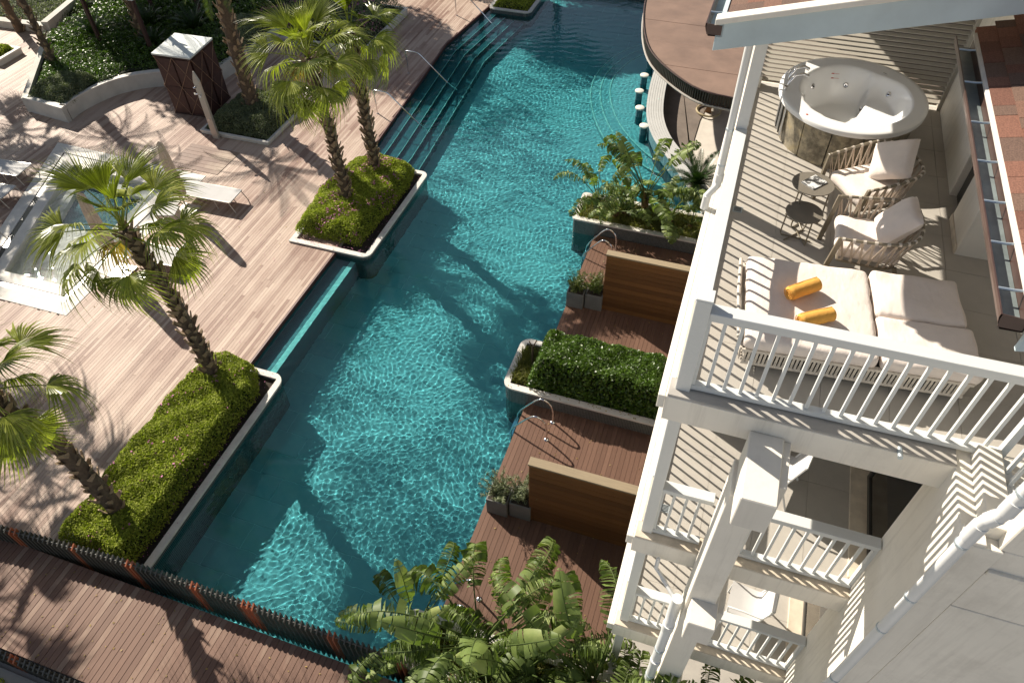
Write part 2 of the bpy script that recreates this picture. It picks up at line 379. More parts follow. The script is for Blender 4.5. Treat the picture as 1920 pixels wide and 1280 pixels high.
# ledge and entry steps on the left, curved platform at the bar
def step(name, poly, z, mat='ledge', nose=None, nr=.014):
    o = setting(name, MB().prism(poly, FL, z), mat); recv(o)
    if nose:
        n_ = MB(); n_.tube([(p[0], p[1], z + .002) for p in nose], nr, 6); n_ = n_.build('step_edge', 'nosing', o); recv(n_)
    return o
step('pool_ledge', [(-10.15, 8.6), (-9.5, 8.6), (-9.5, 13.8), (-10.15, 13.8)], -.36)
recv(MB().box(-9.66, -9.5, 8.6, 13.8, -.358, -.352).build('light_border', 'nosing', bpy.data.objects['pool_ledge']))
SL = [(-11.45, 17.5), (-11.5, 19.1), (-11.95, 26.2), (-11.45, 30.4), (-11.3, 32)]
prev = SL
for k, (d, z) in enumerate(((.42, -.26), (.84, -.44), (1.26, -.62), (1.68, -.82))):
    cur = offs(SL, d); step('pool_step', [(p[0] - .002 * k, p[1]) for p in prev] + cur[::-1], z, 'ledge', cur); prev = cur
ARC = smoothpts([(-1.75, 20.1), (-2.7, 20.5), (-4.1, 22.0), (-5.1, 23.8), (-5.65, 25.7), (-5.6, 27.4), (-4.9, 29.2), (-3.3, 30.6)], 6)
cx = Vector((-1.9, 25.4, 0))
for k, z in enumerate((-.95, -.80, -.65)):
    poly = [cx + (p - cx) * (1 - .1 * k) for p in ARC]
    step('bar_platform', [(p.x, p.y) for p in poly] + [(-1.0, 30.0), (-1.0, 21.0)], z, 'poolt', [(p.x, p.y) for p in poly], .035)

# water surface with real ripples (they focus the sun on the floor)
def ripples(X, Y, seed=3, amp=1., n=60):
    r = np.random.default_rng(seed); Z = np.zeros_like(X)
    wx = X + .12 * np.sin(Y * 1.7 + X * .6) + .07 * np.sin(3.1 * Y - 1.2 * X); wy = Y + .12 * np.cos(X * 1.9 - Y * .5) + .06 * np.sin(3.7 * X)
    for k in range(n):
        wl = .072 + .115 * r.random() ** 1.3 if k % 6 else r.uniform(.25, .5); th = r.normal(-.55, .95) if k % 3 else r.uniform(0, 6.28); kk = 2 * pi / wl
        Z += .000102 * (wl / .13) ** 1.3 * np.sin(kk * (wx * cos(th) + wy * sin(th)) + r.uniform(0, 6.28))
    return Z * amp * (1 + .42 * np.sin(X * .8 + .4 * Y) * np.cos(Y * .55) + .15 * np.sin(X * 2.3 - Y * 1.7))
def grid_part(x0, x1, y0, y1, z, res, **k):
    xs = np.linspace(x0, x1, int((x1 - x0) / res) + 1); ys = np.linspace(y0, y1, int((y1 - y0) / res) + 1); X, Y = np.meshgrid(xs, ys)
    V = np.stack([X, Y, z + ripples(X, Y, **k)], -1).reshape(-1, 3); nx = len(xs)
    i = np.arange((len(ys) - 1) * (nx - 1)); a = (i // (nx - 1)) * nx + i % (nx - 1)
    return V, np.stack([a, a + 1, a + nx + 1, a + nx], -1)
V1, F1 = grid_part(-10.15, -3.15, 3.1, 14.96, WZ, .0205); V2, F2 = grid_part(-12.3, -.9, 14.96, 34.0, WZ, .027)
wo = link('water', arr_mesh('water', np.concatenate([V1, V2]), np.concatenate([F1, F2 + len(V1)]), 'water', smooth=True), kind='structure'); wo.cycles.is_caustics_caster = True

# ================================================================== DECKING
def pool_edge_x(y):
    if y < 15: return -10.1
    if y < 19.1: return -11.5
    if y < 26.4: return -11.5 - .5 * (y - 19.1) / 7.3
    return -12.0 + .5 * (y - 26.4) / 4.2
SP = [(-22.0, 15.6), (-15.9, 15.45), (-15.7, 8.86), (-19.3, 8.8)]      # outline of the small plunge pool
def in_poly(x, y, P):
    c = False
    for i in range(len(P)):
        (x1, y1), (x2, y2) = P[i], P[i - 1]
        if (y1 > y) != (y2 > y) and x < (x2 - x1) * (y - y1) / (y2 - y1) + x1: c = not c
    return c
d = MB(); PW = .09; x = -33.
while x < -10.15:
    y = 3.45
    while y < 36:
        L = random.uniform(2.2, 4.4) if y > 3.5 else random.uniform(.6, 3.4)
        y1 = min(y + L, 36); seg = []; yy = y
        while yy < y1:
            ny = min(yy + .1, y1); mid = (yy + ny) / 2
            ok = x + PW < pool_edge_x(mid) + .02 and not in_poly(x + PW / 2, mid, SP) and (mid < 33.5)
            if ok:
                if seg and abs(seg[-1][1] - yy) < 1e-6: seg[-1][1] = ny
                else: seg.append([yy, ny])
            yy = ny
        tn = random.random()
        for a, b in seg: d.box(x + .003, x + PW - .003, a + .002, b - .002, -.03, random.uniform(-.0015, .0015), tn)
        y = y1
    x += PW
dk = d.build('timber_deck', 'deck', kind='stuff'); 
pdk = setting('pool_deck', MB().prism([(-33, 3.45), (-15.7, 3.45), (-15.7, 8.86), (-19.3, 8.8), (-22.3, 15.6), (-33, 15.6)], -.049, -.034), 'edge')
dk.parent = pdk; dk.name = 'decking_boards'
e = MB()
for a, b in (((-10.1, 8.7), (-10.1, 13.6)),): e.box(-10.13, -10.085, a[1], b[1], -.16, .004)
for i in range(3, 5):
    a, b = LEFT[i], LEFT[i + 1]; e.bar((a[0], a[1], -.08), (b[0], b[1], -.08), .05, .17)
e.bar((-11.5, 17.4, -.08), (-11.5, 19.1, -.08), .05, .17)
e.build('edge_board', 'edge', pdk)

# right-hand private decks: every board a part
def board_deck(name, x0, x1, y0, y1, z, label, pw=.106):
    o = thing(name, (x0, y0, z), label, 'deck', 'private timber decks beside the pool', world=True)
    MB().box(x0 + .01, x1, y0, y1, z - .30, z - .032).build('deck_base', 'edge', o)
    me = MB().box(.003, pw - .003, 0, y1 - y0, -.03, 0).mesh('board', 'dplank'); x = x0
    while x + pw <= x1 + .01:
        link('board', me, o, loc=(x - x0, 0, random.uniform(-.001, .001))); x += pw
    return o
board_deck('timber_deck', -3.2, -.1, 11.5, 16.38, 0, 'upper private timber deck with a planted trough and wooden screen')
board_deck('timber_deck', -3.2, -.1, 4.42, 9.9, 0, 'lower private timber deck with pool ladder, beside the big strelitzia leaves')
# walkway behind the fence: every plank a part
wk = thing('timber_walkway', (-12, 1.5, .1), 'raised plank walkway running along the dark fin fence', 'walkway', world=True)
MB().box(-15, 2, 1.52, 3.06, .1, .366).build('walkway_base', 'edge', wk)
me = MB().box(.003, .117, 0, 1.72, -.032, 0).mesh('plank', 'plank', bevel=.003, seg=1)
x = -14.9
while x < 1.9: link('plank', me, wk, loc=(x + 12, -.07, .3 + random.uniform(-.0015, .0015))); x += .12

# ================================================================== FIN FENCES
def fence(x0, x1, yf, zb, zt, oranges, label, sp=.108):
    f = thing('fin_fence', ((x0 + x1) / 2, yf(x0), zb), label, 'fence', world=True)
    n_ = int((x1 - x0) / sp); pts = [(x0 + sp * i, yf(x0 + sp * i)) for i in range(n_ + 1)]
    for zr in (zt - .07, zb + .12):
        MB().tube([(a, b, zr) for a, b in pts[::6] + [pts[-1]]], .018, 6).build('rail', 'slate', f)
    m1 = MB().add([(-.014, -.06, 0), (.014, -.06, 0), (.014, .05, 0), (-.014, .05, 0), (-.014, -.06, zt - zb - .06), (.014, -.06, zt - zb - .06), (.014, .06, zt - zb), (-.014, .06, zt - zb)],
                  [(0, 3, 2, 1), (4, 5, 6, 7), (0, 1, 5, 4), (1, 2, 6, 5), (2, 3, 7, 6), (3, 0, 4, 7)]).mesh('fin', 'slate')
    m2 = m1.copy(); m2.materials.clear(); m2.materials.append(MT['orange'])
    for i, (a, b) in enumerate(pts):
        o = link('fin', m2 if i in oranges else m1, f, mat4=Matrix.Translation((a - f.location.x, b - f.location.y, 0)) @ Matrix.Rotation(.1, 4, 'Z'))
        if i in oranges: o['label'] = 'rust orange fin'
yf = lambda x: 3.37 - max(0, -x - 8.) ** 1.6 * .025
fx = lambda u: int(round((u + 12.9) / .108))
fence(-12.9, -1.4, yf, -.30, .95, {0, 7, 13, 14, 26, 37, 38, 50, 51, 60, 61, 62, 76, 77, 88, 89, 97}, 'long dark fin fence with rust orange fins between pool and walkway')
fence(-12.4, -8.2, lambda x: 1.34, -.3, .50, {9, 10, 22, 23}, 'short fin fence along the outer edge of the walkway, at the lower left corner')
setting('garden_bed', MB().box(-16, -6, -6, 1.2, -.05, .02), 'concrete')

# ================================================================== PLANTERS
def planter(name, x0, x1, y0, y1, zb, zt, wall, label, r=.18, corners=(1, 1, 1, 1), lip=.16, cop=.05, cat='planter'):
    o = thing(name, ((x0 + x1) / 2, (y0 + y1) / 2, zb), label, cat, world=True)
    out = roundrect(x0, x1, y0, y1, r, corners); inn = roundrect(x0 + lip, x1 - lip, y0 + lip, y1 - lip, .03, corners)
    k = len(out)
    def ring(z0, z1, O, I):
        m = MB(); n1, n2 = len(O), len(I)
        m.add([(x, y, z) for z in (z0, z1) for x, y in O], [(i, (i + 1) % n1, n1 + (i + 1) % n1, n1 + i) for i in range(n1)])
        m.add([(x, y, z) for z in (z0, z1) for x, y in I], [((i + 1) % n2, i, n2 + i, n2 + (i + 1) % n2) for i in range(n2)])
        m.add([(x, y, z1) for x, y in O + I], [(i, (i + 1) % n1, n1 + (i + 1) % n1, n1 + i) for i in range(n1)])
        m.add([(x, y, z0) for x, y in O + I], [((i + 1) % n1, i, n1 + i, n1 + (i + 1) % n1) for i in range(n1)])
        return m
    O2 = roundrect(x0 + .02, x1 - .02, y0 + .02, y1 - .02, r, corners); I2 = roundrect(x0 + lip, x1 - lip, y0 + lip, y1 - lip, .03, corners)
    b = ring(zb, zt - cop, O2, I2).build('wall', wall, o); recv(b)
    ring(zt - cop, zt, out, inn).build('coping', 'coping', o)
    MB().prism(I2, zb, zt - .12).build('soil', 'soil', o)
    return o
planter('stone_planter', -11.0, -9.0, 3.47, 8.82, FL, .06, 'mosaic', 'long pale-coped planter full of bright green groundcover at the lower left of the pool', corners=(0, 0, 1, 0), r=.3)
planter('stone_planter', -11.6, -9.03, 13.35, 17.75, FL, .06, 'mosaic', 'stone edged planter in the pool with two palms and pink flowering groundcover', corners=(0, 1, 1, 0), r=.25)
planter('tiled_planter', -3.92, -.12, 16.4, 17.75, FL, .42, 'mosaic', 'mosaic tiled planter of strelitzia plants by the pool bar', corners=(1, 0, 0, 1), r=.12)
planter('tiled_planter', -3.80, -.12, 9.86, 11.5, FL, .42, 'mosaic', 'mosaic tiled planter holding a dense dark green hedge', corners=(1, 0, 0, 1), r=.25)
planter('tiled_planter', -3.62, 1.6, 3.42, 4.42, FL, .46, 'mosaic', 'stone topped planter under big strelitzia leaves at the fence end', corners=(1, 0, 0, 1), r=.12)
planter('stone_planter', -17.6, -14.9, 17.6, 20.4, -.02, .14, 'planterwall', 'low square planter of silver shrubs around a dark palm', corners=(0, 0, 0, 0), r=.01, lip=.1)
planter('stone_planter', -20.6, -14.6, 24.4, 28.5, -.02, .3, 'planterwall', 'low planter of flowering shrubs behind the tall palms at the top', corners=(0, 0, 0, 0), r=.01, lip=.12)
planter('stone_planter', -11.45, -9.5, 29.9, 33, FL, .1, 'mosaic', 'pale coped planter at the far end of the pool steps', corners=(1, 1, 0, 0), r=.3)
planter('stone_planter', -32.5, -28.2, 19.4, 20.6, -.02, .25, 'planterwall', 'small white edged planter at the left edge of the terrace', corners=(0, 0, 0, 0), r=.01)
# curved white planter wall
CP = smoothpts([(-22.55, 16.75), (-22.6, 17.6), (-22.3, 18.7), (-21.8, 19.4), (-21.1, 19.9), (-20.3, 20.25), (-19.2, 20.35)], 5)
cw = thing('curved_planter', (-23, 19, 0), 'curved white planter wall enclosing dark shrubs and palm trunks at upper left', 'planter', world=True)
out = [(p.x, p.y) for p in CP]; full = [(-24.45, 16.95)] + out; 
inn = offs(full, -.2); inn[0] = (-24.3, 17.15)
m = MB(); n1 = len(full)
vs = [(x, y, z) for z in (0, .55) for x, y in full] + [(x, y, z) for z in (0, .55) for x, y in inn]
m.add(vs, [(i, i + 1, n1 + i + 1, n1 + i) for i in range(n1 - 1)] + [(2 * n1 + i + 1, 2 * n1 + i, 3 * n1 + i, 3 * n1 + i + 1) for i in range(n1 - 1)])
m.build('wall', 'planterwall', cw)
m = MB(); O = offs(full, .015); I = offs(full, -.215)
m.add([(x, y, z) for z in (.55, .59) for x, y in O] + [(x, y, z) for z in (.55, .59) for x, y in I],
      [(i, i + 1, n1 + i + 1, n1 + i) for i in range(n1 - 1)] + [(2 * n1 + i + 1, 2 * n1 + i, 3 * n1 + i, 3 * n1 + i + 1) for i in range(n1 - 1)] + [(n1 + i, n1 + i + 1, 3 * n1 + i + 1, 3 * n1 + i) for i in range(n1 - 1)])
m.build('coping', 'coping', cw)
MB().bar((-24.4, 16.95, .28), (-27.5, 21.5, .28), .2, .56).build('wall', 'planterwall', cw)
MB().bar((-19.2, 20.4, .28), (-18.6, 25.0, .28), .2, .56).build('wall', 'planterwall', cw)
MB().prism(inn[::-1] + [(-27.5, 21.5), (-28, 28), (-19, 28)], -.02, .42).build('soil', 'soil', cw)
bw = thing('garden_wall', (-29, 23, 0), 'low pale wall beside the dark garden bed at the top left', 'wall', world=True)
MB().bar((-34, 22.2, .15), (-28.7, 22.5, .15), .35, .3).bar((-28.7, 22.5, .2), (-29.4, 25.5, .2), .3, .4).build('wall', 'planterwall', bw)

# ================================================================== SMALL PLUNGE POOL
def inset(P, d):
    c = Vector((sum(p[0] for p in P) / 4, sum(p[1] for p in P) / 4)); out = []
    n = len(P)
    for i in range(n):
        a, b, e_ = Vector(P[i - 1]), Vector(P[i]), Vector(P[(i + 1) % n])
        t1 = (b - a).normalized(); t2 = (e_ - b).normalized(); n1_ = Vector((t1.y, -t1.x)); n2 = Vector((t2.y, -t2.x))
        k = (n1_ + n2); k = k / k.length; out.append(tuple(b + k * d / max(.3, k.dot(n1_))))
    return out
def frame_poly(name, P, a, b, z0, z1, mat, parent=None):
    O, I = inset(P, a), inset(P, b); n = len(P); m = MB()
    m.add([(*p, z1) for p in O + I], [(i, (i + 1) % n, n + (i + 1) % n, n + i) for i in range(n)])
    m.add([(*p, z) for z in (z0, z1) for p in O], [(i, (i + 1) % n, n + (i + 1) % n, n + i) for i in range(n)])
    m.add([(*p, z) for z in (z0, z1) for p in I], [(i, (i + 1) % n, n + (i + 1) % n, n + i) for i in range(n)])
    return m.build(name, mat, parent)
sp = thing('plunge_pool', (-18.5, 12, 0), 'small shallow plunge pool with pale stone border behind the front palm', 'pool', world=True)
frame_poly('coping', SP, 0, .42, -.5, .012, 'coping', sp)
frame_poly('overflow_grate', SP, .42, .6, -.5, -.012, 'mosaic', sp)
frame_poly('inner_kerb', SP, .6, .95, -.7, .012, 'coping', sp)
recv(frame_poly('bench', SP, .95, 1.45, -.7, -.30, 'coping', sp))
I = inset(SP, 1.4); bs = MB().prism(I, -.72, -.62).build('basin', 'poolwall', sp); recv(bs)
gp = I[2]; lowstep = MB().prism([tuple(p) for p in (I[2], I[3], ((I[3][0] + I[0][0]) / 2, (I[3][1] + I[0][1]) / 2), ((I[1][0] + I[2][0]) / 2, (I[1][1] + I[2][1]) / 2))], -.7, -.45).build('step', 'coping', sp); recv(lowstep)
xs_ = [p[0] for p in SP]; pw_ = inset(SP, .93)
xs = np.arange(-21.6, -15.9, .04); ys = np.arange(9.2, 15.3, .04); X, Y = np.meshgrid(xs, ys)
V = np.stack([X, Y, -.06 + ripples(X, Y, 9, 1.5)], -1).reshape(-1, 3); nx = len(xs); i_ = np.arange((len(ys) - 1) * (nx - 1)); a_ = (i_ // (nx - 1)) * nx + i_ % (nx - 1)
F = np.stack([a_, a_ + 1, a_ + nx + 1, a_ + nx], -1); keep = np.array([in_poly(V[f[0]][0] + .02, V[f[0]][1] + .02, pw_) for f in F])
o = link('water', arr_mesh('water', V, F[keep], 'water2', smooth=True), kind='structure'); o.cycles.is_caustics_caster = True

# ================================================================== HOTEL BUILDING
T3, T2, T1 = 8.2, 5.45, 2.70
B = thing('hotel_building', (3, 6, 0), 'cream hotel wing with stacked terraces, white beams and shingled roofs', 'building', world=True)
def bb(name, mat, *a, bevel=.006, parent=None, **k):
    return MB().box(*a).build(name, mat, parent or B, bevel=bevel, seg=1, **k)
XE = 5.5
for z in (T3, T2, T1):
    bb('floor_slab', 'white', -.05, XE if z == T3 else 2.7, 4.37, 18.3 if z < T3 else 16, z - .36, z - .014)
    bb('slab_edge', 'travert' if z < T3 else 'concrete', -.04, 2.44, 4.375, 4.60, z - .0135, z + .012)
bb('slab_ledge', 'beam', -.12, -.052, 4.37, 16, T3 - .2, T3 - .02)
bb('slab_ledge', 'beam', -.13, -.052, 4.37, 18.3, T2 - .2, T2 - .02)
bb('slab_ledge', 'beam', -.14, -.052, 4.37, 18.3, T1 - .2, T1 - .02)
bb('floor_slab', 'white', 2.74, XE, 3.66, 4.368, T3 - .36, T3 - .016)
# floor tiles, one object each
def tiles_on(z, x0, x1, y0, y1, s=.6):
    me = MB().box(.002, s - .002, .002, s - .002, -.012, 0).mesh('floor_tile', 'tile'); x = x0
    while x < x1 - .05:
        y = y0
        while y < y1 - .05:
            wx, wy = min(s, x1 - x), min(s, y1 - y)
            m_ = me if wx > s - .01 and wy > s - .01 else MB().box(.002, wx - .002, .002, wy - .002, -.012, 0).mesh('floor_tile', 'tile')
            o = link('floor_tile', m_, B, mat4=Matrix.Translation(Vector((x, y, z + random.uniform(-.0006, .0006))) - B.location)); y += s
        x += s
for z in (T3, T2, T1):
    MB().box(.0, XE if z == T3 else 2.44, 4.6, 10.6, z - .0138, z - .008).build('tile_bedding', 'grout', B)
    tiles_on(z, .10, 2.5 if z < T3 else 4.3, 4.61, 10.5 if z == T3 else 7.4)
    MB().box(0, .098, 4.61, 10.5, z - .008, z + .004).build('threshold', 'travert', B)
# beams that run out from under the slabs, and the column
for z in (T3, T2):
    bb('beam', 'beam', .76, 1.07, 3.62, 4.369, z - .66, z - .20, bevel=.01)
    bb('beam', 'beam', 1.072, 1.14, 3.86, 4.369, z - .60, z - .24)
bb('column', 'white', .72, 1.03, 3.93, 4.36, 0, T3 - .67, bevel=.008)
bb('beam', 'beam', .76, 1.07, 3.62, 4.369, T1 - .66, T1 - .2, bevel=.01)
# corner posts of the floors below
for z0, z1 in ((T2, T3), (T1, T2), (0, T1)):
    bb('corner_post', 'paint', .02, .15, 4.46, 4.585, z0 + (.013 if z0 else 0), z1 - .361)
    bb('column', 'white', .0, .3, 10.0, 10.4, z0, z1 - .361)
# pier with the west wall and the south facade
bb('wall', 'white', 2.43, 2.74, 3.64, 4.62, 0, T3 - .02, bevel=.008)
bb('wall', 'white', 2.742, 9., 3.64, 3.9, 0, T3 - 1.0)
bb('wall', 'white', 2.742, 9., 3.642, 3.9, T3 - .992, T3 - .36)
bb('string_course', 'white', 2.745, 9., 3.625, 3.9, T3 - .358, T3 - .30)
bb('wall', 'beam', 2.56, 2.742, 3.75, 4.55, T3 - .019, T3 + .14)
bb('wall', 'beam', 2.436, 2.60, 3.645, 3.80, T3 - .019, T3 + .02)
# stone thresholds, sliding doors and curtains on the lower floors
for z in (T2, T1):
    bb('threshold', 'travert', 2.40, 2.66, 4.63, 9.6, z - .01, z + .03)
    bb('wall', 'white', 2.6, 2.9, 7.6, 10.5, z + .03, z + 2.39)
    bb('header', 'white', 2.5, 2.9, 4.63, 7.6, z + 2.2, z + 2.389)
    for (a, b, xo) in ((4.64, 6.1, 2.60), (6.05, 7.6, 2.66)):
        w_ = MB()
        for p in ((xo, xo + .05, a, a + .06, z + .03, z + 2.2), (xo, xo + .05, b - .06, b, z + .03, z + 2.2)): w_.box(*p)
        w_.box(xo + .001, xo + .049, a + .06, b - .06, z + .03, z + .1); w_.box(xo + .001, xo + .049, a + .06, b - .06, z + 2.13, z + 2.2)
        dr = w_.build('sliding_door', 'frame', B); MB().box(xo + .02, xo + .028, a + .06, b - .06, z + .1, z + 2.13).build('pane', 'glass', dr)
    cv = MB(); pts = [(2.76 + .06 * sin(k * .85) + .02 * sin(k * 2.3), 4.66 + .020 * k) for k in range(70)]
    cv.add([(x, y, zz) for zz in (z + .05, z + 2.15) for x, y in pts], [(i, i + 1, 71 + i, 70 + i) for i in range(69)])
    cv.build('curtain', 'curtain', B, smooth='all')
bb('wall', 'barfloor', 0, 4.4, 12.6, 12.8, T3, 10.9)
MB().box(0, 4.4, 10.66, 12.6, T3 - .013, T3 + .01).build('floor_slab', 'barfloor', B)  # slab, like the wall behind, coloured dark as shade seen between the slats
bb('wall', 'white', 3.6, 3.8, 4.6, 10.5, 0, T3 - .37)
bb('floor_slab', 'tile', 2.7, 3.6, 4.63, 10.5, T2 - .2, T2); bb('floor_slab', 'tile', 2.7, 3.6, 4.63, 10.5, T1 - .2, T1)
bb('wall', 'white', -.02, .10, 6.55, 9.9, T2 + .02, T3 - .37)  # wall added to keep sun off the middle terrace floor
bb('wall', 'white', 0.02, 2.6, 10.6, 10.8, 0, T3 - .37)
bb('wall', 'white', .3, 2.4, 7.8, 7.9, 0, T1 - .37)
# top terrace walls
bb('wall', 'white', 2.62, 2.9, 8.45, 10.5, T3, 10.75)
bb('wall', 'frame', 2.70, 2.9, 7.95, 8.449, T3, 10.75)  # dark panel painted in place of the shaded door gap
bb('wall', 'beam', 2.60, 3.4, 7.30, 7.949, T3, 10.75)
bb('wall', 'white', 4.3, 4.5, 4.2, 7.3, T3, 10.75); bb('wall', 'white', 3.4, 4.5, 7.3, 7.5, T3, 10.75)
bb('skirting', 'travert', 2.585, 2.60, 7.30, 7.949, T3 + .001, T3 + .09)
bb('door_lintel', 'beam', 2.615, 2.70, 7.95, 8.449, T3 + 2.15, T3 + 2.4)
# louvred screen behind the tub: one slat at a time
LS = thing('louvred_screen', (1.3, 10.55, T3), 'tall horizontal louvre screen standing behind the round whirlpool tub', 'screen', world=True)
MB().box(.02, .20, 10.40, 10.57, T3, T3 + .16).build('kerb', 'beam', LS)
sm = MB().add([(0, 0, 0), (2.5, 0, 0), (2.5, .052, .02), (0, .052, .02), (0, 0, .010), (2.5, 0, .010), (2.5, .052, .030), (0, .052, .030)],
              [(0, 3, 2, 1), (4, 5, 6, 7), (0, 1, 5, 4), (1, 2, 6, 5), (2, 3, 7, 6), (3, 0, 4, 7)]).mesh('slat', 'louver')
for k in range(40): link('slat', sm, LS, mat4=Matrix.Translation((.1 - 1.3, 10.5 - 10.55, 0.08 + k * .064)))
for x in (.07, 2.60): MB().box(x - .025, x + .025, 10.47, 10.58, T3, T3 + 2.5).build('post', 'louver', LS)

# ---------------------------------------------------------------- roofs
SLP = math.tan(rad(15))
def shingle_roof(name, x0, z0, y0, y1, nx, yn, label, rake):
    o = thing(name, (x0, y0, z0), label, 'roof', world=True)
    sl_ = 6.5
    def P(u, y, h=0): return (x0 + u, y, z0 + u * SLP + h)
    MB().add([P(0, y0 + .02, -.02), P(sl_, y0 + .02, -.02), P(sl_, y1, -.02), P(0, y1, -.02), P(0, y0 + .02, .0), P(sl_, y0 + .02, .0), P(sl_, y1, .0), P(0, y1, .0)],
             [(0, 3, 2, 1), (4, 5, 6, 7), (0, 1, 5, 4), (1, 2, 6, 5), (2, 3, 7, 6), (3, 0, 4, 7)]).build('decking', 'shingle', o)
    ex = .145
    vs = {}
    for wv in (.15, .2, .26, .32):
        vs[wv] = MB().box(0, ex + .07, .001, wv - .002, 0, .008).mesh('shingle', 'shingle')
    for i in range(nx):
        y = y0 + .02 - random.random() * .1
        while y < min(y1, y0 + yn):
            wv = random.choice((.15, .2, .2, .26, .32)); yy = max(y, y0 + .02)
            q = link('shingle', vs[wv], o, mat4=Matrix.Translation((i * ex, yy - y0, i * ex * SLP + .007 + random.uniform(0, .004))) @ Matrix.Rotation(-math.atan(SLP) + .045, 4, 'Y'))
            y = yy + wv
    i_ = MB().box(0, sl_, 0, 0, 0, 0)
    return o
shingle_roof('shingled_roof', -.30, 10.64, 6.82, 20, 12, 1.7, 'red brown shingled roof running off the top edge of the picture', True)
shingle_roof('shingled_roof', 1.86, 10.52, 3.70, 7.5, 11, 3.8, 'red brown shingled roof at the right edge above the terrace', True)
# rake board of the north roof
RB = thing('rake_board', (-.4, 6.8, 10.5), 'long pale blue rake board with white capping above the whirlpool tub', 'fascia', world=True)
def skew(x0, x1, y0, y1, za, zb_, h0, h1): # box following the roof pitch
    q = lambda x: 10.64 + (x + .30) * SLP
    return [(x0, y0, q(x0) + h0), (x1, y0, q(x1) + h0), (x1, y1, q(x1) + h0), (x0, y1, q(x0) + h0), (x0, y0, q(x0) + h1), (x1, y0, q(x1) + h1), (x1, y1, q(x1) + h1), (x0, y1, q(x0) + h1)]
HEX = [(0, 3, 2, 1), (4, 5, 6, 7), (0, 1, 5, 4), (1, 2, 6, 5), (2, 3, 7, 6), (3, 0, 4, 7)]
MB().add(skew(-.37, 6, 6.745, 6.785, 0, 0, -.27, -.02), HEX).build('fascia_board', 'fascia', RB, bevel=.004, seg=1)
MB().add(skew(-.39, 6, 6.71, 6.84, 0, 0, -.018, .035), HEX).build('capping', 'beam', RB, bevel=.005, seg=1)
MB().add(skew(-.36, -.32, 6.79, 9.5, 0, 0, -.27, -.02), HEX).build('eaves_board', 'fascia', RB)
MB().add(skew(-.3, 6, 6.79, 16, 0, 0, -.12, -.05), HEX).build('soffit', 'beam', RB)
RB2 = thing('rake_board', (1.8, 3.66, 10.4), 'short pale blue rake board end at the right edge of the picture', 'fascia', world=True)
def skew2(x0, x1, y0, y1, h0, h1):
    q = lambda x: 10.52 + (x - 1.86) * SLP
    return [(x0, y0, q(x0) + h0), (x1, y0, q(x1) + h0), (x1, y1, q(x1) + h0), (x0, y1, q(x0) + h0), (x0, y0, q(x0) + h1), (x1, y0, q(x1) + h1), (x1, y1, q(x1) + h1), (x0, y1, q(x0) + h1)]
MB().add(skew2(1.86, 6, 3.62, 3.66, -.25, -.02), HEX).build('fascia_board', 'fascia', RB2, bevel=.004, seg=1)
MB().add(skew2(1.84, 6, 3.60, 3.70, -.018, .03), HEX).build('capping', 'beam', RB2)
MB().add(skew2(1.86, 6, 3.68, 7.3, -.16, -.10), HEX).build('soffit', 'beam', RB2)
MB().add(skew2(1.835, 1.87, 3.68, 7.4, -.012, .010), HEX).build('drip_edge', 'coping', RB2)
MB().add(skew2(1.86, 1.90, 3.665, 7.3, -.10, -.02), HEX).build('eaves_board', 'beam', RB2)
# gutters
def gutter(x, z, y0, y1, label, brackets, wd=.13):
    o = thing('roof_gutter', (x, y0, z), label, 'gutter', world=True)
    pr = [(wd, .10), (wd, .0), (.02, -.005), (.0, .03), (-.012, .07), (-.012, .098), (-.022, .098), (-.022, .07), (-.01, .028), (.016, -.015), (wd + .008, -.01), (wd + .008, .10)]
    m = MB(); n = len(pr)
    m.add([(x + a, y, z + b) for y in (y0, y1) for a, b in pr], [(i, (i + 1) % n, n + (i + 1) % n, n + i) for i in range(n)]); m.build('trough', 'gutter', o)
    MB().add([(x + a, y, z + b) for y in (y0, y0 + .006) for a, b in ((wd, .09), (wd, 0), (0, .0), (-.012, .06), (-.012, .098))], [(4, 3, 2, 1, 0), (5, 6, 7, 8, 9), (0, 1, 6, 5), (1, 2, 7, 6), (2, 3, 8, 7), (3, 4, 9, 8), (4, 0, 5, 9)]).build('end_cap', 'gutter', o)
    MB().box(x + .01, x + wd - .002, y0 + .01, y1 - .01, z + .002, z + .012).build('gutter_sheen', 'gutin', o)  # grey strip painted as standing water reflecting the sky
    for yb in brackets: MB().tube([(x - .012, yb, z + .094), (x + wd * .6, yb, z + .096), (x + wd + .05, yb, z + .112)], .009, 6).build('bracket', 'strap', o)
    return o
gutter(1.715, 10.40, 3.66, 7.36, 'brown metal gutter with galvanised straps along the right-hand roof', [3.9, 4.35, 4.8, 5.3, 5.85, 6.5, 7.1])
gutter(-.45, 10.50, 6.74, 12, 'brown gutter end with open trough at the corner of the upper roof', [7.0, 7.6, 8.3])

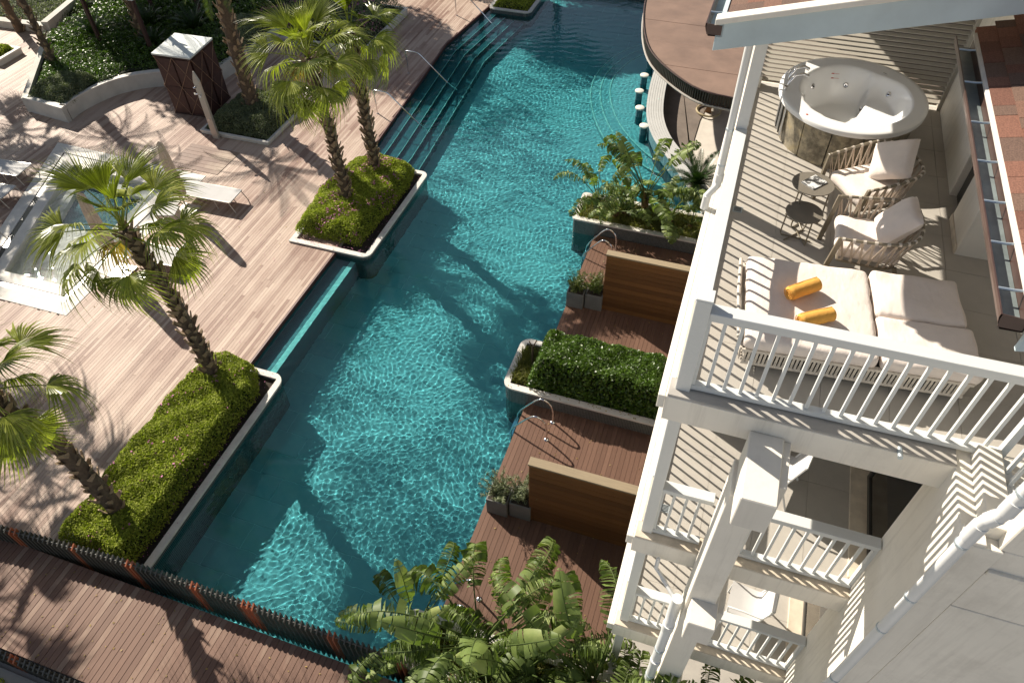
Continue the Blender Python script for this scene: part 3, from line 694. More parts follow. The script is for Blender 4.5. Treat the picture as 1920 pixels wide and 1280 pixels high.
# ---------------------------------------------------------------- post and railings
P3 = thing('terrace_post', (.05, 7.42, T3), 'white roof post rising from the west railing beside the downpipe', 'post', world=True)
MB().box(0, .12, 7.40, 7.53, T3, 10.60).build('shaft', 'paint', P3, bevel=.006, seg=1)
MB().bar((.06, 7.55, 9.9), (.06, 8.0, 10.5), .08, .09).build('brace', 'fascia', P3)
P4 = thing('terrace_post', (.08, 4.53, T3), 'cracked grey timber corner post where the two top railings meet', 'post', world=True)
MB().box(.015, .15, 4.46, 4.60, T3 - .03, 9.36).build('shaft', 'paint', P4, bevel=.006, seg=1)
MB().box(.01, .155, 4.455, 4.605, 9.361, 9.38).build('cap', 'paint', P4, bevel=.004, seg=1)
def railing(label, a, b, z, sp=.145, capw=.13, h=1.04, group='white balustrades of the terraces', ends=(0, 0), br=.055, bw=.0150):
    a, b = Vector((*a, z)), Vector((*b, z)); L = (b - a).length; d_ = (b - a).normalized(); 
    o = thing('balcony_railing', ((a + b) / 2)[:], label, 'railing', group, world=True); U = Vector((0, 0, 1))
    MB().bar(a + U * (h - .02), b + U * (h - .02), capw, .045).build('handrail', 'rail', o, bevel=.005, seg=1)
    MB().bar(a + U * (h - .077), b + U * (h - .077), .075, .066).build('top_rail', 'rail', o)
    MB().bar(a + U * br, b + U * br, .085, .055).build('bottom_rail', 'rail', o, bevel=.004, seg=1)
    n = int(round(L / sp)); me = MB().box(-bw, bw, -bw, bw, 0, h - .14 - br).mesh('baluster', 'rail')
    ang = math.atan2(d_.y, d_.x)
    for k in range(1, n):
        p = a + d_ * (L * k / n) - Vector(o.location); link('baluster', me, o, mat4=Matrix.Translation(p + U * (br + .03)) @ Matrix.Rotation(ang, 4, 'Z'))
    for e_, p in zip(ends, (a, b)):
        if e_: MB().box(p.x - .03, p.x + .03, p.y - .03, p.y + .03, z, z + h - .045).build('post', 'rail', o)
    return o
railing('long south balustrade of the top terrace in front of the daybed', (.15, 4.53), (2.77, 4.58), T3, ends=(1, 1))
railing('short balustrade turning south at the right end of the top terrace', (2.78, 4.5), (2.80, 3.86), T3, sp=.14)
railing('west balustrade of the top terrace between the corner post and the roof post', (.07, 4.6), (.065, 7.4), T3, bw=.0115, capw=.125)
railing('west balustrade of the top terrace beside the whirlpool tub', (.065, 7.53), (.065, 10.5), T3, bw=.0115, capw=.125)
for z, n_ in ((T2, 'middle'), (T1, 'lowest')):
    railing(n_ + ' floor balustrade between the corner post and the square column', (.15, 4.52), (.71, 4.53), z, ends=(1, 0))
    railing(n_ + ' floor balustrade between the square column and the wall with striped shadow', (1.04, 4.53), (2.42, 4.53), z, ends=(0, 1))
    railing(n_ + ' floor west balustrade running back along the facade', (.07, 4.6), (.07, 6.5 if z == T2 else 9.9), z, bw=.0115, capw=.125)
PO = thing('terrace_post', (2.78, 3.66, T3), 'white end post of the top balustrade beside the big downpipe', 'post', world=True)
MB().box(2.70, 2.90, 3.66, 3.84, T3 - .016, T3 + 1.15).build('shaft', 'white', PO, bevel=.01, seg=1)

# ---------------------------------------------------------------- pipes
def pipe(label, pts, r, joints=(), clips=(), name='downpipe'):
    o = thing(name, pts[-1], label, 'pipe', world=True)
    MB().tube(pts, r, 14).build('pipe', 'pipe', o, smooth=True)
    for a, b in joints: MB().tube([a, b], r * 1.16, 14).build('collar', 'pipe', o, smooth=True)
    for p in clips: MB().tube([(p[0], p[1], p[2] - .012), (p[0], p[1], p[2] + .012)], r * 1.1, 12).build('clip', 'strap', o)
    return o
pipe('thick white downpipe on the corner of the large blank wall at lower right', [(2.445, 3.54, 9.9), (2.445, 3.54, 8.86), (2.435, 3.542, 8.78), (2.39, 3.552, 8.66), (2.385, 3.555, 8.58), (2.38, 3.555, .1)], .052,
     [((2.445, 3.54, 9.0), (2.445, 3.54, 8.84)), ((2.43, 3.545, 8.76), (2.40, 3.55, 8.68)), ((2.385, 3.555, 8.6), (2.38, 3.555, 8.4)), ((2.38, 3.555, 4.9), (2.38, 3.555, 4.75))], [(2.38, 3.555, z) for z in (8.3, 7.3, 6.6, 5.2, 3.8, 2.6)] + [(2.445, 3.54, 9.1)])
pipe('white downpipe with two elbows beside the roof post', [(-.06, 7.43, 10.5), (-.05, 7.43, 8.6), (-.05, 7.42, 8.47), (-.13, 7.36, 8.36), (-.14, 7.35, 8.2)], .042,
     [((-.05, 7.43, 8.62), (-.05, 7.43, 8.52)), ((-.135, 7.36, 8.35), (-.14, 7.35, 8.17))], [(-.055, 7.43, 9.2), (-.055, 7.43, 8.75)])
pipe('white downpipe in front of the square column among the strelitzia leaves', [(.62, 3.97, 5.02), (.62, 3.97, 4.6), (.62, 3.93, 4.5), (.62, 3.9, 4.4), (.62, 3.88, .1)], .066,
     [((.62, 3.9, 4.42), (.62, 3.9, 4.25)), ((.62, 3.88, 3.2), (.62, 3.88, 3.1))], [(.62, 3.885, z) for z in (3.6, 2.6, 1.6)])
pipe('thin pale waste pipe under the middle floor slab', [(.30, 4.30, 5.22), (.30, 4.26, 5.05), (.36, 4.22, 5.02), (.55, 4.02, 4.98), (.62, 3.97, 4.92), (.62, 3.965, 4.6)], .026, [((.40, 4.18, 5.0), (.44, 4.14, 5.0))], name='waste_pipe')
lm = thing('spout', (1.98, 4.33, 8.1), 'small metal overflow spout on the slab edge under the top balustrade', 'spout', world=True)
MB().tube([(1.98, 4.42, 8.2), (1.98, 4.30, 8.215)], .022, 10).build('tube', 'strap', lm)
for (x, y, z, l) in ((.24, 7.4, T3, 'small square floor drain on the top terrace near the post'), (.24, 4.86, T2, 'small square floor drain on the middle terrace by the corner post')):
    o = thing('floor_drain', (x, y, z), l, 'drain'); MB().box(-.055, .055, -.055, .055, 0, .006).build('plate', 'strap', o)
    for k in range(5): MB().box(-.042, .042, -.042 + k * .019, -.033 + k * .019, .006, .0075).build('slot', 'dark', o)

# ================================================================== TOP TERRACE FURNITURE
# ---- whirlpool tub
TB = thing('whirlpool_tub', (1.31, 9.43, T3), 'round white whirlpool tub in a marbled brown skirt by the louvre screen', 'hot tub')
A_, B_, HZ = .90, .98, .60
def sm(x, a, b):
    u = max(0, min(1, (x - a) / (b - a))); return u * u * (3 - 2 * u)
m = MB(); N = 96; rows = []
def tub_pt(r, th):
    x, y = A_ * r * cos(th), B_ * r * sin(th)
    if r > .93: return (x, y, HZ - (.05 if r >= 1 else 0))
    side = max(0, cos(th - rad(-20))); left = max(0, -cos(th))
    lip = .80 - .10 * left ** 2 - .03 * abs(sin(th)) ** 4
    z = HZ
    if r < lip: z = HZ - .02 - .44 * sm(lip - r, 0, .20)
    bench = HZ - .23
    if x > .22: z = max(z, bench - .03 + (HZ - bench) * sm(r, lip - .17, lip)) if r < lip else z
    # arm rest hump at the far side
    hump = math.exp(-(((th - rad(62)) / .35) ** 2)) * sm(r, .45, .75) * .16 if r < lip else 0
    return (x, y, min(HZ, z + hump))
RR = [1.0, 1.0, .99, .94, .90, .86, .82, .80, .78, .76, .74, .72, .70, .67, .64, .61, .58, .55, .5, .45, .4, .33, .25, .15, .02]
for i, r in enumerate(RR):
    for k in range(N):
        th = 2 * pi * k / N
        if i == 0: m.v.append((A_ * cos(th), B_ * sin(th), HZ - .06))
        elif i == 1: m.v.append((A_ * cos(th), B_ * sin(th), HZ - .012))
        else: m.v.append(tub_pt(min(r, .925 + (.06 if r > .98 else 0)) if False else r, th) if r < .93 else (A_ * r * cos(th), B_ * r * sin(th), HZ))
for i in range(len(RR) - 1):
    for k in range(N): m.f.append((i * N + k, i * N + (k + 1) % N, (i + 1) * N + (k + 1) % N, (i + 1) * N + k)); m.t.append(.5)
m.f.append(tuple((len(RR) - 1) * N + k for k in range(N))); m.t.append(.5)
shell = m.build('shell', 'acrylic', TB, smooth='all')
for k in range(14):                                  # skirt panels
    a0, a1 = 2 * pi * k / 14 + .008, 2 * pi * (k + 1) / 14 - .008; q = MB(); n_ = 5; vs = []
    for z in (.0, HZ - .065):
        for rr_ in (.93 if z > .1 else .87, .90 if z > .1 else .84):
            vs += [(A_ * rr_ * cos(a0 + (a1 - a0) * j / n_), B_ * rr_ * sin(a0 + (a1 - a0) * j / n_), z) for j in range(n_ + 1)]
    c_ = n_ + 1; fs = []
    for j in range(n_): fs += [(j, j + 1, 2 * c_ + j + 1, 2 * c_ + j), (c_ + j + 1, c_ + j, 3 * c_ + j, 3 * c_ + j + 1)]
    fs += [(0, 2 * c_, 3 * c_, c_), (n_, c_ + n_, 3 * c_ + n_, 2 * c_ + n_)]
    q.add(vs, fs).build('skirt_panel', 'marble', TB, smooth=True)
for th, w_ in ((rad(200), .0), ):
    for j in range(5): MB().bar((A_ * .925 * cos(rad(188 + j * 4.4)), B_ * .925 * sin(rad(188 + j * 4.4)), .10), (A_ * .94 * cos(rad(188 + j * 4.4)), B_ * .94 * sin(rad(188 + j * 4.4)), .50), .028, .02).build('vent_strip', 'dark' if j % 2 else 'acrylic', TB)
def jet(x, y, r_, nrm):
    """place a jet on the shell surface where a ray from above meets it"""
    best = None
    for z in (HZ - .3,): best = Vector((x, y, z))
    n_ = Vector(nrm).normalized(); q = n_.to_track_quat('Z', 'Y').to_matrix().to_4x4()
    o = link('jet', MB().lathe([(r_, -.01), (r_, .008), (r_ * .72, .014), (r_ * .6, .006), (.004, .004)], 20).mesh('jet', 'chrome', smooth=True), TB, mat4=Matrix.Translation(best + n_ * .012) @ q)
    MB().lathe([(r_ * .3, .004), (r_ * .3, .012), (.001, .013)], 12).build('nozzle', 'dark', o)
def wall_pt(th, zt):
    lo, hi = .3, .95
    for _ in range(30):
        mid = (lo + hi) / 2; p = tub_pt(mid, th)
        if p[2] < zt: lo = mid
        else: hi = mid
    a = Vector(tub_pt(lo - .01, th)); b = Vector(tub_pt(lo + .01, th)); t_ = (b - a).normalized(); tang = Vector((-sin(th), cos(th), 0))
    n_ = t_.cross(tang); n_ = n_ if n_.z > 0 else -n_
    return (a + b) / 2, n_
for th, zt in ((rad(142), .42), (rad(93), .37), (rad(52), .30), (rad(38), .44)):
    p, n_ = wall_pt(th, zt); q = n_.to_track_quat('Z', 'Y').to_matrix().to_4x4()
    o = link('jet', MB().lathe([(.036, -.01), (.036, .008), (.026, .014), (.021, .006), (.002, .004)], 20).mesh('jet', 'chrome', smooth=True), TB, mat4=Matrix.Translation(p + n_ * .004) @ q)
    MB().lathe([(.010, .004), (.010, .014), (.001, .015)], 12).build('nozzle', 'dark', o)
p, n_ = wall_pt(rad(172), .42); link('overflow', MB().lathe([(.026, 0), (.026, .01), (.001, .012)], 16).mesh('overflow', 'chrome', smooth=True), TB, mat4=Matrix.Translation(p) @ n_.to_track_quat('Z', 'Y').to_matrix().to_4x4())
# taps on the left rim
tp = MB()
for yy in (.14, -.06): tp.tube([(-.80, yy, HZ), (-.79, yy, HZ + .05), (-.74, yy + .05, HZ + .13), (-.64, yy + .08, HZ + .15), (-.58, yy + .09, HZ + .12)], [.016, .015, .015, .02, .022], 10)
tp.tube([(-.82, -.16, HZ), (-.82, -.16, HZ + .05)], .022, 10).tube([(-.80, .28, HZ), (-.80, .28, HZ + .05)], .022, 10).tube([(-.80, .28, HZ + .05), (-.70, .34, HZ + .09)], .012, 8)
tp.build('tap', 'chrome', TB, smooth=True)
for th0, th1, z_, rr_ in ((rad(48), rad(66), .56, .80), (rad(-58), rad(-40), .41, .62)):
    pts = [(A_ * rr_ * cos(th0 + (th1 - th0) * j / 8), B_ * rr_ * sin(th0 + (th1 - th0) * j / 8) , z_ + .035 * sin(pi * j / 8)) for j in range(9)]
    MB().tube(pts, .009, 8).build('grab_handle', 'chrome', TB, smooth=True)
p, n_ = wall_pt(rad(112), .50)
for k in range(2):
    o = MB()
    for a, b, h in ((-.085, -.022, .004), (-.018, .02, .012), (.024, .085, .004)): o.box(a, b, -h / 2, h / 2, 0, .0015)
    link('warning_line', o.mesh('warning_line', 'red'), TB, mat4=Matrix.Translation(wall_pt(rad(112), .50 - k * .055)[0] + Vector((0, 0, .012))) @ Matrix.Rotation(.12, 4, 'Z') @ Matrix.Rotation(.9, 4, 'X'))
MB().lathe([(.014, HZ), (.014, HZ + .004), (.001, HZ + .005)], 12, c=(-.52, -.70)).build('button', 'red', TB)

# ---- woven armchairs
def pillow(w_, d_, h_, n=14, pinch=.5, seed=0):
    r_ = random.Random(seed); m = MB(); 
    for s_ in (1, -1):
        o = len(m.v)
        for i in range(n + 1):
            for j in range(n + 1):
                u, v = i / n * 2 - 1, j / n * 2 - 1; e = max(0, (1 - abs(u) ** 3.2)) ** .45 * max(0, (1 - abs(v) ** 3.2)) ** .45
                pull = 1 - pinch * .10 * (1 - abs(u)) * abs(v) ** 3 - .07 * (abs(u) * abs(v)) ** 6 - pinch * .10 * (1 - abs(v)) * abs(u) ** 3
                wob = .06 * sin(u * 5 + seed) * sin(v * 4 + seed * 2)
                m.v.append((u * w_ / 2 * (pull if abs(v) < .9 else 1), v * d_ / 2 * pull, s_ * h_ / 2 * e * (1 + wob * e)))
        for i in range(n):
            for j in range(n):
                f = (o + i * (n + 1) + j, o + (i + 1) * (n + 1) + j, o + (i + 1) * (n + 1) + j + 1, o + i * (n + 1) + j + 1)
                m.f.append(f if s_ > 0 else f[::-1]); m.t.append(.5)
    return m
def cushion(x0, x1, y0, y1, z0, z1, r=.06, sag=.012, seed=1, name='seat_cushion', parent=None, mat='cushion'):
    m = MB().box(x0, x1, y0, y1, z0, z1); me = m.mesh(name, mat, 'all', 0)
    bm = bmesh.new(); bm.from_mesh(me)
    bmesh.ops.bevel(bm, geom=bm.edges[:], offset=r, segments=4, affect='EDGES', profile=.5, clamp_overlap=True)
    bmesh.ops.subdivide_edges(bm, edges=[e for e in bm.edges if e.calc_length() > .25], cuts=9, use_grid_fill=True)
    rr_ = random.Random(seed); a, b, c, d_ = [rr_.uniform(3, 9) for _ in range(4)]
    for v in bm.verts:
        x, y, z = v.co; e = min((x - x0), (x1 - x), (y - y0), (y1 - y)) 
        if z > (z0 + z1) / 2: v.co.z += sag * (1 if e > .06 else 0) * (.4 + .6 * sin(a * x) * sin(b * y)) + .006 * sin(17 * x + c) * sin(13 * y)
        else: v.co.z += 0
        if e < .01: v.co.x += .006 * sin(c * 3 * y); v.co.y += .007 * sin(d_ * 3 * x)
    bm.to_mesh(me); bm.free(); me.polygons.foreach_set('use_smooth', [True] * len(me.polygons))
    return link(name, me, parent)
def armchair(loc, rz, label, pillow_tilt):
    o = thing('armchair', loc, label, 'armchair', 'woven armchairs on the top terrace', rz)
    top = smoothpts([(-.36, -.37, .58), (-.1, -.385, .60), (.18, -.38, .63), (.34, -.28, .66), (.39, 0, .68), (.34, .28, .66), (.18, .38, .63), (-.1, .385, .60), (-.36, .37, .58)], 5)
    bot = smoothpts([(-.32, -.31, .27), (-.1, -.32, .26), (.12, -.31, .25), (.24, -.24, .25), (.28, 0, .25), (.24, .24, .25), (.12, .31, .25), (-.1, .32, .26), (-.32, .31, .27)], 5)
    MB().tube(top, .016, 8).build('arm_rail', 'taupe', o, smooth=True)
    MB().tube(bot + [bot[0]], .014, 8).build('seat_frame', 'taupe', o, smooth=True)
    for s_ in (-1, 1):
        MB().bar((-.37, .37 * s_, .59), (-.43, .34 * s_, 0), .035, .05).build('leg', 'taupe', o, bevel=.004, seg=1)
        MB().bar((.25, .27 * s_, .26), (.36, .30 * s_, 0), .035, .04).build('leg', 'taupe', o, bevel=.004, seg=1)
    cushion(-.36, .26, -.30, .30, .28, .42, .055, .015, 3, 'seat_cushion', o)
    n = len(top); idx = [i * (n - 1) / 21 for i in range(22)]
    def P(L, t_): i = int(min(t_, n - 1.001)); return L[i].lerp(L[i + 1], t_ - i)
    for k in range(22):
        for dd in (-1.15, 1.15):
            a = P(top, idx[k]); bq = P(bot, max(0, min(n - 1.001, idx[k] + dd)))
            MB().bar(a, bq, .005, .021, up=(bq - a).cross(Vector((a.x, a.y, 0)))).build('strap', 'rope', o)
        a = P(top, idx[k]); b_ = P(top, min(n - 1.001, idx[k] + .55)); MB().tube([a, b_], .0205, 8).build('rope_wrap', 'ropel', o, smooth=True)
    link('back_pillow', pillow(.50, .48, .21, seed=rz).mesh('back_pillow', 'cushion', 'all'), o, mat4=Matrix.Translation((.17, 0, .63)) @ Matrix.Rotation(rad(-50), 4, 'Y') @ Matrix.Rotation(rad(90) + pillow_tilt, 4, 'Z'))
    return o
armchair((1.62, 7.86, T3), rad(35), 'woven rope armchair nearest the tub, cushion propped on its corner', rad(40))
armchair((1.62, 6.80, T3), rad(2), 'woven rope armchair between the low tables and the daybed', rad(4))

# ---- low tables and magazine
def low_table(x, y, h, r_, label, a0):
    o = thing('side_table', (x, y, T3), label, 'side table', 'round low tables on the top terrace', a0)
    MB().lathe([(.001, h - .012), (r_, h - .012), (r_ + .002, h - .004), (r_, h), (.001, h)], 40).build('table_top', 'tabletop', o)
    for k in range(3):
        a = 2 * pi * k / 3; b = a + rad(46); q = r_ * .86
        MB().tube([(q * cos(a), q * sin(a), h - .012), (q * 1.05 * cos(a), q * 1.05 * sin(a), .05), (q * .98 * cos(a + .05), q * .98 * sin(a + .05), .012), (.03 * cos(a + 1.6), .03 * sin(a + 1.6), .012), (q * .98 * cos(b + pi * .62), q * .98 * sin(b + pi * .62), .012)], .0085, 8).build('leg', 'taupe', o)
    return o
low_table(.957, 7.40, .52, .225, 'taller round taupe side table carrying a magazine', 0)
low_table(.93, 7.09, .35, .20, 'shorter round dark side table in front of the taller one', 1.1)
mg = thing('magazine', (.965, 7.42, T3 + .52), 'magazine with dark grey cover picture lying on the taller table', 'magazine', rz=rad(-38))
t = NT('magazine_cover'); v = t.coord(); col = t.ramp(t.noise(v, 9, 6, .7), [(.44, (.035, .035, .035)), (.5, (.12, .12, .12)), (.56, (.75, .75, .74))])
t.l(col, t.b.inputs['Base Color']); t.b.inputs['Roughness'].default_value = .3; MT['mag'] = t.m
MB().box(-.085, .085, -.115, .115, 0, .010).build('pages', 'acrylic', mg); MB().box(-.087, .087, -.117, .117, .0101, .0118).build('cover', 'mag', mg)
for k in range(8): MB().box(-.066 + k * .017, -.055 + k * .017, -.108, -.088, .0119, .0124).build('title_letter', 'acrylic', mg)

# ---- daybed
DB = thing('daybed', (1.46, 5.60, T3), 'wide cream daybed with slatted woven base behind the top balustrade', 'daybed', rz=rad(5.5))
hw, hd = 1.0, .60
MB().bar((-hw, -hd, .275), (hw, -hd, .275), .04, .03).bar((-hw, hd, .275), (hw, hd, .275), .04, .03).bar((hw, -hd, .275), (hw, hd, .275), .04, .03).bar((-hw, -hd, .275), (-hw, hd, .275), .04, .03).build('upper_frame', 'ropel', DB)
lo_ = MB().tube([(-hw + .03, -hd + .01, .09), (hw - .03, -hd + .01, .09), (hw - .03, hd - .01, .09), (-hw + .03, hd - .01, .09)], .02, 8, closed=True); lo_.build('lower_frame', 'ropel', DB)
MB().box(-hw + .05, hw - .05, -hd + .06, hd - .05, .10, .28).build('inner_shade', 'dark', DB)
sme = MB().add([(-.011, -.01, 0), (.011, -.01, 0), (.011, .0, 0), (-.011, .0, 0), (-.011, -.022, .17), (.011, -.022, .17), (.011, -.012, .17), (-.011, -.012, .17)], HEX).mesh('slat', 'ropel')
for k in range(54): link('slat', sme, DB, loc=(-hw + .04 + k * (2 * hw - .08) / 53, -hd + .01, .09))
for k in range(30):
    for s_ in (-1, 1): link('slat', sme, DB, mat4=Matrix.Translation((s_ * (hw - .01), -hd + .05 + k * .041, .09)) @ Matrix.Rotation(s_ * pi / 2, 4, 'Z'))
for sx_ in (-1, 1):
    for sy_ in (-1, 1): MB().tube([(sx_ * (hw - .12), sy_ * (hd - .12), .10), (sx_ * (hw - .1), sy_ * (hd - .1), 0)], .02, 8).build('leg', 'taupe', DB)
for k in range(3): MB().tube([(-hw - .03 - .012 * k, -hd + .05, .28 + .05 * k), (-hw - .05 - .012 * k, 0, .32 + .05 * k), (-hw - .03 - .012 * k, hd - .05, .28 + .05 * k)], .018, 8).build('head_rail', 'ropel', DB)
cushion(-hw + .0, .17, -hd - .03, hd, .285, .43, .055, .012, 5, 'mattress_cushion', DB)
cushion(.19, hw, -.02, hd + .02, .285, .43, .05, .014, 8, 'mattress_cushion', DB)
cushion(.19, hw + .04, -hd - .03, -.03, .285, .425, .05, .014, 12, 'mattress_cushion', DB)
def towel(x, y, rz, label, seed):
    o = thing('rolled_towel', (x, y, T3 + .515), label, 'towel', 'rolled towels on the daybed', rz); L, R_ = .34, .068
    rr_ = random.Random(seed); m = MB(); prof = [(.001, -L / 2), (R_ * .7, -L / 2 - .004), (R_, -L / 2 + .012)] + [(R_ * rr_.uniform(.97, 1.04), -L / 2 + .03 + k * (L - .06) / 7) for k in range(8)] + [(R_, L / 2 - .012), (R_ * .7, L / 2 + .004), (.001, L / 2)]
    m.lathe(prof, 22); m.v = [(z, a, b) for a, b, z in m.v]; m.build('roll', 'towel', o, smooth='all')
    sp_ = [(-L / 2 - .006, (R_ * .12 + R_ * .8 * k / 40) * cos(k * .48), (R_ * .12 + R_ * .8 * k / 40) * sin(k * .48)) for k in range(41)]
    MB().tube(sp_, .0045, 5).build('spiral_edge', 'towel', o)
    MB().tube([(-L / 2 + .01, R_ * .55, R_ * .84), (0, R_ * .6, R_ * .84), (L / 2 - .01, R_ * .5, R_ * .87)], .006, 6).build('hem', 'towel', o)
towel(.965, 5.63, rad(42), 'ochre rolled towel farther from the balustrade, half in shadow', 2)
towel(1.10, 5.27, rad(34), 'ochre rolled towel closer to the balustrade, fully sunlit', 5)

# ---- sling chairs on the lower balconies
def sling_chair(loc, rz, label):
    o = thing('balcony_chair', loc, label, 'chair', 'pale sling chairs on the lower balconies', rz)
    for s_ in (-1, 1):
        MB().tube([(-.26, s_ * .26, 0), (-.24, s_ * .26, .40), (-.26, s_ * .27, .62), (-.05, s_ * .27, .65), (.20, s_ * .26, .62)], .014, 8).build('front_leg', 'pipe', o, smooth=True)
        MB().tube([(.30, s_ * .25, 0), (.16, s_ * .25, .40), (.30, s_ * .24, .92)], .014, 8).build('back_leg', 'pipe', o, smooth=True)
    m = MB(); pr = [(-.27, .43), (-.1, .41), (.1, .40), (.17, .43), (.22, .6), (.28, .80), (.31, .92)]
    m.add([(x, s_ * .245, z) for s_ in (-1, 1) for x, z in pr] + [(x + .006, s_ * .245, z - .012) for s_ in (-1, 1) for x, z in pr],
          [(i, i + 1, 7 + i + 1, 7 + i) for i in range(6)] + [(14 + i + 1, 14 + i, 21 + i, 21 + i + 1) for i in range(6)]).build('sling_seat', 'sling', o, smooth='all')
    MB().tube([(-.25, -.26, .40), (-.25, .26, .40)], .012, 8).tube([(.31, -.24, .92), (.31, .24, .92)], .012, 8).build('crossbar', 'pipe', o)
sling_chair((1.42, 5.62, T2), rad(-14), 'pale sling chair on the middle balcony, half hidden behind the square column')
sling_chair((1.74, 5.12, T1), rad(-6), 'pale sling chair on the lowest balcony beside the glass door')

# ================================================================== POOLSIDE OBJECTS
def privacy_screen(x0, x1, y, h, label):
    o = thing('privacy_screen', ((x0 + x1) / 2, y, 0), label, 'screen', 'timber privacy screens between the private decks', world=True)
    n = 13; bh = (h - .05) / n
    me = MB().box(0, x1 - x0, 0, .05, .003, bh - .003).mesh('board', 'screen', bevel=.003, seg=1)
    for k in range(n): link('board', me, o, mat4=Matrix.Translation((x0 - o.location.x, random.uniform(-.002, .002), k * bh + .003)))
    MB().box(x0 + .01, x1, y + .055, y + .10, 0, h - .05).build('backing', 'screen', o)
    MB().box(x0 - .01, x1, y - .05, y + .14, h - .045, h).build('top_board', 'screencap', o, bevel=.004, seg=1)
privacy_screen(-2.22, -.12, 7.03, 2.12, 'timber privacy screen on the lower private deck, nearer the fence')
privacy_screen(-2.28, -.12, 13.46, 1.92, 'timber privacy screen on the upper private deck')

def square_pot(x, y, label):
    o = thing('square_pot', (x, y, 0), label, 'pot', 'grey planter boxes beside the privacy screens', world=True)
    s = .225; m = MB().box(x - s, x + s, y - s, y + s, 0, .50); m.build('body', 'slate_pot', o, bevel=.008, seg=1)
    MB().box(x - s + .03, x + s - .03, y - s + .03, y + s - .03, .5005, .505).build('soil', 'soil', o); return o
MT['slate_pot'] = m_plain('grey_fibre_clay', (.17, .165, .155), .7, .12, 4, grime=.2)
POTS = [(-2.97, 13.50, 'grey box planter at the pool edge beside the upper screen'), (-2.49, 13.58, 'grey box planter touching the upper privacy screen'),
        (-2.88, 7.14, 'grey box planter at the pool edge beside the lower screen'), (-2.40, 7.20, 'grey box planter touching the lower privacy screen')]
for x, y, l in POTS: square_pot(x, y, l)

def ladder(y, label, x0=-3.26, xb=-2.45, d=.5, tilt=0):
    o = thing('pool_ladder', (xb, y, 0), label, 'ladder', 'stainless pool ladders', world=True)
    for k in (0, 1):
        yy = y + k * d
        MB().tube(smoothpts([(x0 - .04, yy, -1.0), (x0 - .04, yy, -.2), (x0, yy, .05), (x0 + .12, yy, .26), (x0 + .42, yy, .66), (x0 + .58, yy, .74), (xb - .06, yy, .60), (xb, yy, .35), (xb, yy, .0)], 4), .021, 10).build('side_rail', 'chrome', o, smooth=True)
        MB().lathe([(.055, .0), (.055, .012), (.035, .028), (.02, .03)], 18, c=(xb, yy)).build('flange', 'chrome', o, smooth=True)
    for z in (-.25, -.55, -.85): recv(MB().box(x0 - .09, x0 + .0, y, y + d, z, z + .03).build('tread', 'chrome', o))
ladder(9.04, 'steel pool ladder on the lower private deck below the hedge trough')
ladder(15.32, 'steel pool ladder behind the upper privacy screen')
ladder(4.62, 'pool ladder mostly hidden behind the big strelitzia leaves', xb=-2.6)

def handrail(x, y, label):
    o = thing('handrail', (x, y, 0), label, 'handrail', 'handrails of the pool entry steps', world=True)
    MB().tube([(x, y, 0), (x - .02, y - .02, .88), (x + .05, y - .02, .92), (x + .50, y - .03, .90), (x + .60, y - .03, .84), (x + 1.65, y - .05, -.13), (x + 2.0, y - .06, -.62)], .024, 8).build('rail', 'chrome', o, smooth=True)
    MB().lathe([(.04, .002), (.04, .012), (.02, .014)], 14, c=(x, y)).build('flange', 'chrome', o)
handrail(-12.42, 23.66, 'steel handrail at the middle of the pool steps')
handrail(-12.27, 20.63, 'steel handrail at the near end of the pool steps')
handrail(-12.55, 29.0, 'steel handrail at the far end of the pool steps')

# ---- pool bar
BR = thing('pool_bar', (-.5, 24, 0), 'round pool bar with pale curved counter and wide brown roof', 'bar', world=True)
CO = smoothpts([(-.32, 17.75), (-.66, 18.45), (-1.0, 19.05), (-1.65, 20.1), (-2.38, 21.2), (-2.84, 22.3), (-3.08, 23.4), (-3.25, 25.), (-3.28, 26.4), (-3.15, 28.4), (-2.6, 30.5)], 5)
CO = [(p.x, p.y) for p in CO]; CI = offs(CO, .50)
MB().prism(CO + CI[::-1], -.055, .42).build('counter_wall', 'poolwall', BR)
prev = CO
for k in range(7):
    a = offs(CO, -.06 + k * .083); b = offs(CO, -.06 + (k + 1) * .083 - .008)
    MB().prism(a + b[::-1], .421, .46).build('counter_strip', 'stripe', BR)
MB().prism(CI + [(6, 31), (6, 18.5)], -.04, -.03).build('bar_floor', 'palebar', BR)
IN = [(p.x, p.y) for p in smoothpts([(-.95, 19.2), (-1.15, 21), (-1.3, 22.6), (-1.9, 24.2), (-2.6, 25.6)], 5)]
MB().prism(offs(CO, .505)[6:] + [(-2.0, 31), (-1.0, 26), (-1.25, 23.6), (-1.25, 22.4), (-1.15, 21.0), (-.85, 19.6)], -.028, .0).build('service_floor', 'barfloor', BR)
RO = smoothpts([(1.5, 20.2), (.5, 20.15), (-.33, 20.2), (-1.45, 20.50), (-2.84, 21.95), (-3.55, 23.6), (-4.02, 26.0), (-4.05, 28.0), (-3.4, 31)], 5); RO = [(p.x, p.y) for p in RO]
RI = offs(RO, .13)
MB().prism(RO + [(3, 34), (8, 34), (8, 20.2)], 2.36, 2.42).build('roof_soffit', 'barroof', BR)
MB().prism(RI + [(3, 34), (8, 34), (8, 20.35)], 2.42, 2.78).build('roof_core', 'barfloor', BR)
RP = offs(RO, .07)
MB().tube([(x, y, 2.80) for x, y in RO], .022, 6).build('rim', 'gutter', BR); MB().tube([(x, y, 2.40) for x, y in RO], .03, 6).build('rim', 'concrete', BR)
